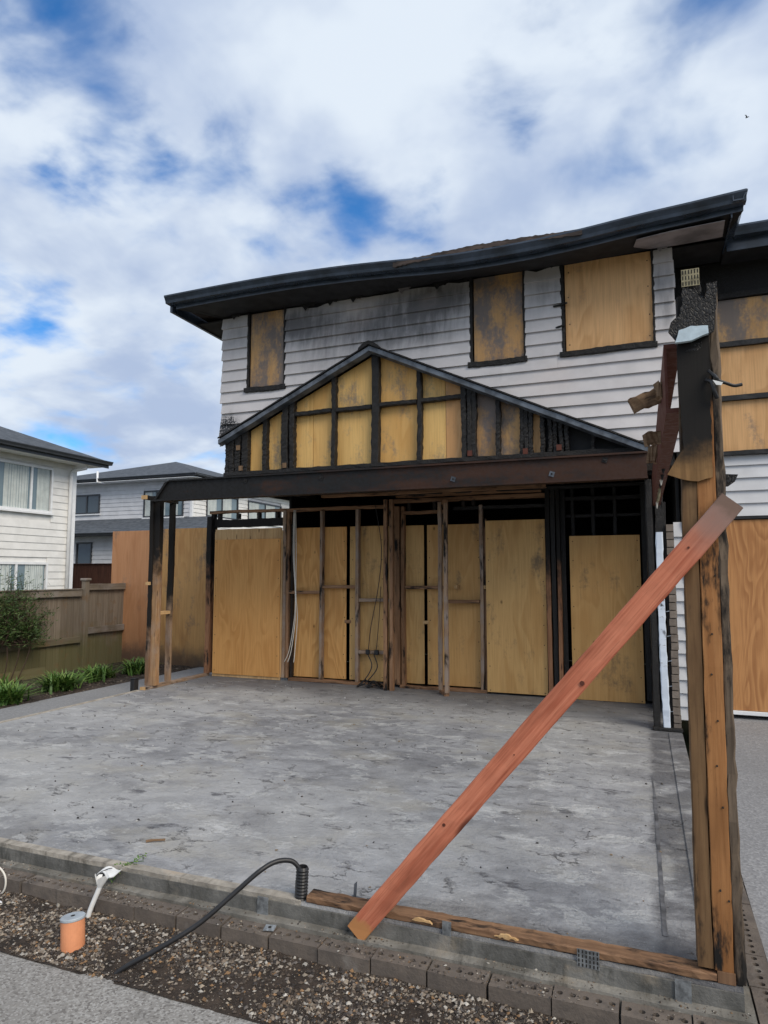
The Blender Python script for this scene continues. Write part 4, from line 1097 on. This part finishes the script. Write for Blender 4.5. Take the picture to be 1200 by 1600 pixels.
box('corner_board', -16.68,-16.57,YB-.04,YB+.06,-.3,5.42,M_white,nb)
window(nb,'x',-22.65,-21.25,4.20,5.03,YB,M_gutA,M_glassd,(-21.95,)); window(nb,'x',-18.95,-16.98,3.96,5.06,YB,M_gutA,M_glass,(-18.3,-17.6),1)
window(nb,'y',22.9,25.2,4.02,5.0,-16.60,M_gutA,M_glass,(24.0,),1); window(nb,'y',26.0,29.0,4.02,5.0,-16.60,M_gutA,M_glass,(27.5,),1)
box('soffit', -25.5,-16.1,YB-.55,32,5.44,5.46,M_white,nb)
gutter([(-25.6,YB-.6,5.60),(-16.05,YB-.6,5.60)], (0,-1), M_gutA, nb); gutter([(-16.0,YB-.6,5.60),(-16.0,32,5.60)], (1,0), M_gutA, nb)
hip('roof', -25.6,-16.0,YB-.55,32.0,5.58,17,M_roofA,nb)
V,F = tubev([Vector((-20.9,YB-.58,5.9)),Vector((-20.9,YB-.58,5.45)),Vector((-20.6,YB-.45,5.42))], .045, 8); mobj('downpipe', V, F, M_white, nb, True)
# lean-to storey in front
siding('siding','x',-25,-15.2,20.6,-.3,3.15,.17,M_wbc,nb,[(-21.0,-20.2,2.0,2.92)])
box('wall_core', -25,-15.2,20.604,21.98,-.3,3.1,M_wbc,nb)
window(nb,'x',-21.0,-20.2,2.0,2.92,20.6,M_gutA,M_glassd)
mobj('lean_to_roof', [(-25.4,20.1,3.22),(-14.6,20.1,3.22),(-15.6,21.97,3.93),(-25.4,21.97,3.93),(-25.4,20.1,3.15),(-14.6,20.1,3.15),(-15.6,21.97,3.15),(-25.4,21.97,3.15)],
     [(0,1,2,3),(0,4,5,1),(1,5,6,2),(2,6,7,3),(3,7,4,0),(4,7,6,5)], M_roofA, nb)
gutter([(-25.4,20.0,3.25),(-14.6,20.0,3.25)], (0,-1), M_gutA, nb)
bf = thing('stained_fence', (-17, 17, -.3), 'dark brown stained timber fence in front of the grey-roofed house', 'fence')
x = -19.4
while x < -13.5:
    timber('paling',(x,17.0,-.3),(x,17.0,2.0),.147,.02,M_brownf,bf,.001,2,.002); x += .15
timber('cap_rail',(-19.5,17.0,2.012),(-13.5,17.0,2.012),.022,.1,M_brownf,bf,.001,6)

# ================================================================== PLANTS
def strap_plant(loc, n, h, spread, label, seed):
    random.seed(seed); V,F,T = [],[],[]
    t_ = thing('strap_leaf_plant', loc, label, 'plant', 'green clumps in the planting bed')
    for i in range(n):
        a = random.random()*2*pi; L = h*random.uniform(.6,1.15); lean = random.uniform(.25,1.0)*spread; wd = random.uniform(.010,.017)
        bx, by = loc[0]+random.gauss(0,.09), loc[1]+random.gauss(0,.12); tw = random.uniform(-.5,.5); tn = random.random()
        k = len(V); ns = 5
        for s in range(ns+1):
            f = s/ns; r = lean*f**1.5; z = L*(f-.42*f*f*lean/ spread)*1.15
            px_, py_ = bx+cos(a)*r, by+sin(a)*r; wv = wd*(1-f**2.5)+.001
            V += [(px_-sin(a+tw)*wv,py_+cos(a+tw)*wv,loc[2]+z),(px_+sin(a+tw)*wv,py_-cos(a+tw)*wv,loc[2]+z)]
        for s in range(ns): F.append((k+2*s,k+2*s+1,k+2*s+3,k+2*s+2)); T.append(min(1,max(0,tn*.75+s*.06)))
    o = mobj('leaves', V, F, M_leaf, t_)
    at = o.data.attributes.new('tint','FLOAT','FACE')
    for i,p in enumerate(o.data.polygons): at.data[i].value = T[i] if i < len(T) else .5
    return t_
strap_plant((-8.30,6.98,-.09), 300, .27, .46, 'yellow-green strap-leaf clump in front of the wire-netted fence', 1)
strap_plant((-8.42,8.05,-.09), 360, .28, .50, 'bright strap-leaf clump beside the rotten sleeper', 2)
strap_plant((-8.65,9.05,-.09), 260, .25, .46, 'darker strap-leaf clump at the foot of the fence post', 3)
strap_plant((-8.60,9.95,-.09), 240, .27, .42, 'strap-leaf clump in front of the reddish plywood sheet', 4)
strap_plant((-9.0,7.55,-.09), 50, .3, .3, 'small sparse strap-leaf clump between two larger ones', 9)
def bush(c, r, n, label):
    random.seed(61); t_ = thing('bush', (c[0],c[1],-.1), label, 'bush')
    V,F,T,TV,TF = [],[],[],[],[]
    tips = []
    for i in range(80):
        a = random.random()*2*pi; e = random.uniform(-.55,1.4); L = random.uniform(.45,1.1)
        d = Vector((cos(a)*cos(e)*r[0], sin(a)*cos(e)*r[1], sin(e)*r[2]))*L
        p0 = Vector((c[0]+random.uniform(-.06,.06),c[1]+random.uniform(-.4,.4),c[2]-.35)); p1 = Vector(c)+d
        P = catmull([p0,(p0+p1)/2+Vector((random.uniform(-.08,.08),random.uniform(-.08,.08),random.uniform(-.02,.1))),p1],4)
        v,f = tubev(P, lambda q: .007*(1-q)+.002, 4); k = len(TV); TV += v; TF += [tuple(j+k for j in ff) for ff in f]; tips += P[2:]
    for q in (-.35,-.12,.15,.4):
        tv,tf = tubev(catmull([(c[0]-.1,c[1]+q*.5,-.12),(c[0]+random.uniform(-.05,.08),c[1]+q*.8,c[2]*.35),(c[0],c[1]+q,c[2]-.2)],4), .009, 5); k = len(TV); TV += tv; TF += [tuple(j+k for j in ff) for ff in tf]
    mobj('stems', TV, TF, M_twig, t_)
    for i in range(n):
        b = random.choice(tips); p = b+Vector((random.gauss(0,.05),random.gauss(0,.06),random.gauss(0,.05)))
        a = random.random()*6.28; e = random.uniform(-.4,1.2); d = Vector((cos(a)*cos(e),sin(a)*cos(e),sin(e))); s = d.cross(Vector((random.random(),random.random(),random.random()))).normalized()
        L = random.uniform(.04,.10); wd = random.uniform(.005,.010); k = len(V)
        V += [p-s*wd*.3,p+d*L*.5-s*wd,p+d*L,p+d*L*.5+s*wd]; F.append((k,k+1,k+2,k+3)); T.append(random.random()**1.5)
    o = mobj('leaves', V, F, M_bush, t_)
    at = o.data.attributes.new('tint','FLOAT','FACE')
    for i,p in enumerate(o.data.polygons): at.data[i].value = T[i] if i < len(T) else .4
bush((-9.66,8.20,.92), (.30,.80,.78), 7000, 'straggly green bush with bare twigs hanging against the paling fence')
# wire netting on the lower fence
V,F = [],[]
for i in range(16):
    yy = 6.9+i*.075; v,f = tubev([Vector((-9.79,yy,-.05)),Vector((-9.79,yy,.36))], .0018, 3); k = len(V); V += v; F += [tuple(j+k for j in q) for q in f]
for j_ in range(6):
    z = -.03+j_*.075; v,f = tubev([Vector((-9.79,6.85,z)),Vector((-9.79,8.1,z))], .0018, 3); k = len(V); V += v; F += [tuple(j+k for j in q) for q in f]
tag(mobj('wire_netting', V, F, M_black), 'square wire netting fixed over the lower palings of the mossy fence', 'wire netting')
# little weed growing over the slab edge
random.seed(71); V,F,T = [],[],[]
for i in range(60):
    f = random.random(); base = Vector((-2.93+f*.14+random.gauss(0,.012), 3.235+f*.10+random.gauss(0,.012), max(-.085+f*.12,-.09)+random.uniform(0,.03)))
    if base.y > 3.26: base.z = max(base.z,.004)
    a = random.random()*6.28; d = Vector((cos(a),sin(a),random.uniform(.3,1.0))).normalized(); s = d.orthogonal().normalized(); L = random.uniform(.012,.03); k = len(V)
    V += [base,base+d*L*.5-s*.004,base+d*L,base+d*L*.5+s*.004]; F.append((k,k+1,k+2,k+3)); T.append(random.uniform(.3,.8))
wt_ = thing('weed', (-2.9,3.24,-.08), 'small green weed creeping over the front slab edge', 'weed')
wd_ = tag(mobj('leaves', V, F, M_leaf, wt_), kind='stuff'); tube('stem', [(-2.93,3.235,-.085),(-2.90,3.25,-.02),(-2.87,3.29,.012),(-2.79,3.335,.02)], .002, M_leaf, wt_, 5)
at = wd_.data.attributes.new('tint','FLOAT','FACE')
for i,p in enumerate(wd_.data.polygons): at.data[i].value = T[i] if i < len(T) else .5

# ================================================================== SMALL THINGS
def lathe(name, prof, M4, mat, parent, seg=28):
    V,F = [],[]; k = len(prof)
    for i in range(seg):
        a = 2*pi*i/seg
        for r,z in prof: V.append(M4 @ Vector((r*cos(a),r*sin(a),z)))
    for i in range(seg):
        for j in range(k-1): F.append((i*k+j,((i+1)%seg)*k+j,((i+1)%seg)*k+j+1,i*k+j+1))
    if prof[0][0] > 0: F.append(tuple(i*k for i in range(seg)))
    if prof[-1][0] > 0: F.append(tuple(i*k+k-1 for i in range(seg-1,-1,-1)))
    o = mobj(name, V, F, mat, parent)
    return o
dp = thing('drain_pipe_stub', (-2.80,2.81,-.22), 'short orange drain pipe with a grey cap standing in the rubble', 'pipe')
M4 = Matrix.Translation((-2.775,2.805,-.235)) @ Matrix.Rotation(radians(-7),4,'Y') @ Matrix.Rotation(radians(-4),4,'X')
lathe('pipe', [(.058,0),(.058,.170),(.055,.174)], M4, M_orange, dp)
lathe('cap', [(.0595,.168),(.0610,.171),(.0610,.179),(.057,.183),(.012,.183)], M4, M_cap, dp)
lathe('cap_hole', [(.011,.182),(.011,.1845),(.004,.185)], M4, M_hole, dp, 10)
cs = thing('broken_conduit', (-2.87,3.07,-.22), 'broken white plastic conduit with a splintered open top', 'pipe')
tube('conduit', [(-2.915,3.03,-.235),(-2.90,3.04,-.15),(-2.868,3.06,-.05),(-2.858,3.065,-.02)], .0135, M_pvc, cs, 10)
V,F = [],[]; random.seed(4); kk = 12
for i in range(kk):
    a = 2*pi*i/kk; V += [(-2.858+.014*cos(a),3.065+.014*sin(a),-.024),(-2.850+.042*cos(a)*random.uniform(.8,1.2),3.068+.034*sin(a),.038+random.uniform(-.018,.014))]
for i in range(kk):
    if i not in (3,8): F.append((2*i,2*((i+1)%kk),2*((i+1)%kk)+1,2*i+1))
mobj('split_mouth', V, F, M_pvc, cs)
ps = thing('broken_pipe_shard', (-2.96,3.21,-.08), 'cracked white plastic shard lying on the ledge beside the slab', 'plastic shard')
V = []
for i in range(9):
    f = i/8; V += [(-3.03+f*.15,3.195+.012*sin(f*6),-.055+f*.045+.018*sin(f*5)),(-3.01+f*.15,3.245+.01*sin(f*4),-.035+f*.045+.016*sin(f*5+.6))]
V += [(x,y,z+.004) for x,y,z in V]
F = [(2*i,2*i+1,2*i+3,2*i+2) for i in range(8)]+[(18+2*i,18+2*i+2,18+2*i+3,18+2*i+1) for i in range(8)]
mobj('shard', V, F, M_pvc, ps); tube('crack', [(-2.99,3.21,-.022),(-2.95,3.22,-.004),(-2.92,3.222,.004)], .0025, M_black, ps, 5)
wc = thing('white_cable', (-3.5,3.05,-.2), 'loop of white cable and bent white conduit on the rubble', 'cable')
tube('loop', [(-3.75,3.06,-.02),(-3.63,3.06,-.028),(-3.565,3.06,-.075),(-3.565,3.06,-.15),(-3.63,3.06,-.205),(-3.72,3.05,-.215)], .0055, M_wcable, wc, 8)
tube('conduit', [(-3.78,2.98,-.185),(-3.58,2.985,-.178),(-3.47,2.98,-.195),(-3.42,2.97,-.225)], .014, M_pvc, wc, 10)
cc_ = thing('corrugated_pipe', (-1.70,3.235,0), 'upright black corrugated pipe sleeve at the slab edge', 'pipe')
lathe('sleeve', [(.030 if i%2 else .0345, .001+i*.0082) for i in range(20)]+[(.026,.162),(.025,.11),(.004,.105)], Matrix.Translation((-1.735,3.300,0)) @ Matrix.Rotation(.05,4,'Y'), M_rubber, cc_, 18)
bc = thing('black_cable', (-1.9,3.1,0), 'thick black cable arching from the corrugated pipe down into the rubble', 'cable')
tube('cable', [(-2.46,2.715,-.25),(-2.40,2.75,-.195),(-2.27,2.83,-.125),(-2.12,2.95,-.035),(-2.00,3.06,.075),(-1.90,3.15,.168),(-1.845,3.225,.196),(-1.785,3.28,.188),(-1.748,3.298,.15),(-1.738,3.30,.11)], .0125, M_rubber, bc, 10, 8)
def plate(name, c, sx, sy, rz, lab, cat, mat=M_galv, rx=0.0, th=.004):
    t_ = link(name, mesh_from(boxv(-sx/2,sx/2,-sy/2,sy/2,-th/2,th/2),BOXF), mat, Matrix.Translation(c) @ Matrix.Rotation(rz,4,'Z') @ Matrix.Rotation(rx,4,'X'))
    tag(t_, lab, cat); return t_
pl = plate('square_washer', (-1.835,3.155,-.098), .055,.055,.25,'loose square metal washer plate lying on the cored bricks','washer'); V,F = tubev([Vector((-1.835,3.155,-.097)),Vector((-1.835,3.155,-.093))],.009,8); mobj('hole', V,F,M_hole,pl)
fl = thing('steel_strip', (-1.42,3.37,0), 'thin upright bent metal strip beside the foot of the timber prop', 'metal strip')
extrude('strip', [(-1.468,.0),(-1.452,.0),(-1.446,.10),(-1.462,.085)], 3.372, 3.376, M_flash, fl); extrude('base', [(-1.50,.0005),(-1.42,.0005),(-1.42,.016),(-1.48,.02)], 3.36, 3.39, M_flash, fl)
rod = thing('bolt_rod', (-1.76,3.30,0), 'short rusty rod sticking up from the slab beside the corrugated pipe', 'rod'); V,F = tubev([Vector((-1.765,3.30,-.01)),Vector((-1.763,3.30,.085))],.006,7); mobj('rod',V,F,M_char,rod)
# hanging wires on the rear wall
hw = thing('hanging_wires', (-5.2,9.58,1.5), 'bundle of white wires hanging in front of the orange plywood', 'wires')
for dx_,r_ in ((0,.006),(.022,.006),(-.012,.005)):
    tube('wire', [(-5.24+dx_,9.6,2.72),(-5.235+dx_*1.6,9.6,2.0),(-5.20+dx_*.4,9.59,1.4),(-5.195+dx_*1.6,9.59,1.0),(-5.25+dx_*3,9.57,.50),(-5.31+dx_*5,9.56,.30)], r_, M_wcable, hw, 6)
bw = thing('black_wires', (-3.85,9.58,1.2), 'two black cables running down the studs to the power boxes', 'wires')
tube('wire', [(-3.83,9.6,2.75),(-3.73,9.6,2.1),(-3.78,9.6,1.5),(-3.90,9.6,.9),(-3.94,9.597,.55)], .006, M_rubber, bw, 6); tube('wire', [(-3.74,9.6,1.5),(-3.77,9.6,1.0),(-3.81,9.597,.55)], .005, M_rubber, bw, 6)
tube('wire', [(-3.95,9.6,.47),(-3.87,9.56,.33),(-3.90,9.52,.2),(-4.02,9.48,.03)], .008, M_rubber, bw, 6); tube('wire', [(-3.85,9.6,.47),(-3.78,9.56,.30),(-3.86,9.5,.15),(-3.98,9.46,.03)], .008, M_rubber, bw, 6)
random.seed(33)
hp = thing('cable_heap', (-3.9,9.45,0), 'heap of melted cable and char at the foot of the stud wall', 'debris heap')
for i in range(9):
    a = random.uniform(-4.2,-3.7); tube('cable', [(a,9.45+random.uniform(-.06,.1),.012),(a+.1,9.45+random.uniform(-.08,.1),.05+random.random()*.07),(a+.22,9.46+random.uniform(-.06,.1),.015)], .009, M_rubber if i%3 else M_char, hp, 6)
# char flakes and fragments scattered over the slab
random.seed(88); V,F,C = [],[],[]
for i in range(620):
    xx, yy = random.uniform(-6.8,.1), 3.35+6.1*random.random()**.8
    b = random.choice([(.02,.02,.02),(.03,.028,.026),(.05,.04,.03),(.4,.4,.4),(.22,.16,.1)]) if random.random() < .8 else (.5,.5,.5)
    pebble((xx,yy,.003), random.uniform(.003,.012), V,F,C,b)
o = mobj('char_flakes', V, F, M_stone); at = o.data.color_attributes.new('tint','FLOAT_COLOR','CORNER')
for p in o.data.polygons:
    for li in p.loop_indices: at.data[li].color = (*C[p.index],1)
tag(o, 'small charcoal flakes and grit scattered over the burnt slab', None, None, 'stuff')
sp_ = thing('wood_splinter', (-2.95,3.62,0), 'short brown wood splinter lying on the slab near the weed', 'wood splinter'); timber('splinter',(-3.0,3.60,.008),(-2.90,3.66,.012),.012,.016,M_chunk,sp_,.002,4)
# bird high over the roof
bd = thing('bird', (6.5,41.95,28.1), 'tiny dark bird flying high in the cloudy sky above the roof', 'bird')
V,F = tubev([Vector((6.5+q*.18-.09,41.95,28.1+q*.03)) for q in (0,.2,.4,.6,.8,1)], lambda f: .006+.03*sin(pi*min(1,f*1.05))**.8, 8); mobj('body', V, F, M_rubber, bd, True)
for s in (-1,1): mobj('wing', [(6.46,41.95,28.115),(6.54,41.95,28.12),(6.53+s*.08,41.95+s*.1,28.22),(6.50+s*.15,41.95+s*.15,28.20),(6.47+s*.06,41.95+s*.1,28.185)], [(0,1,2,3,4)], M_rubber, bd)
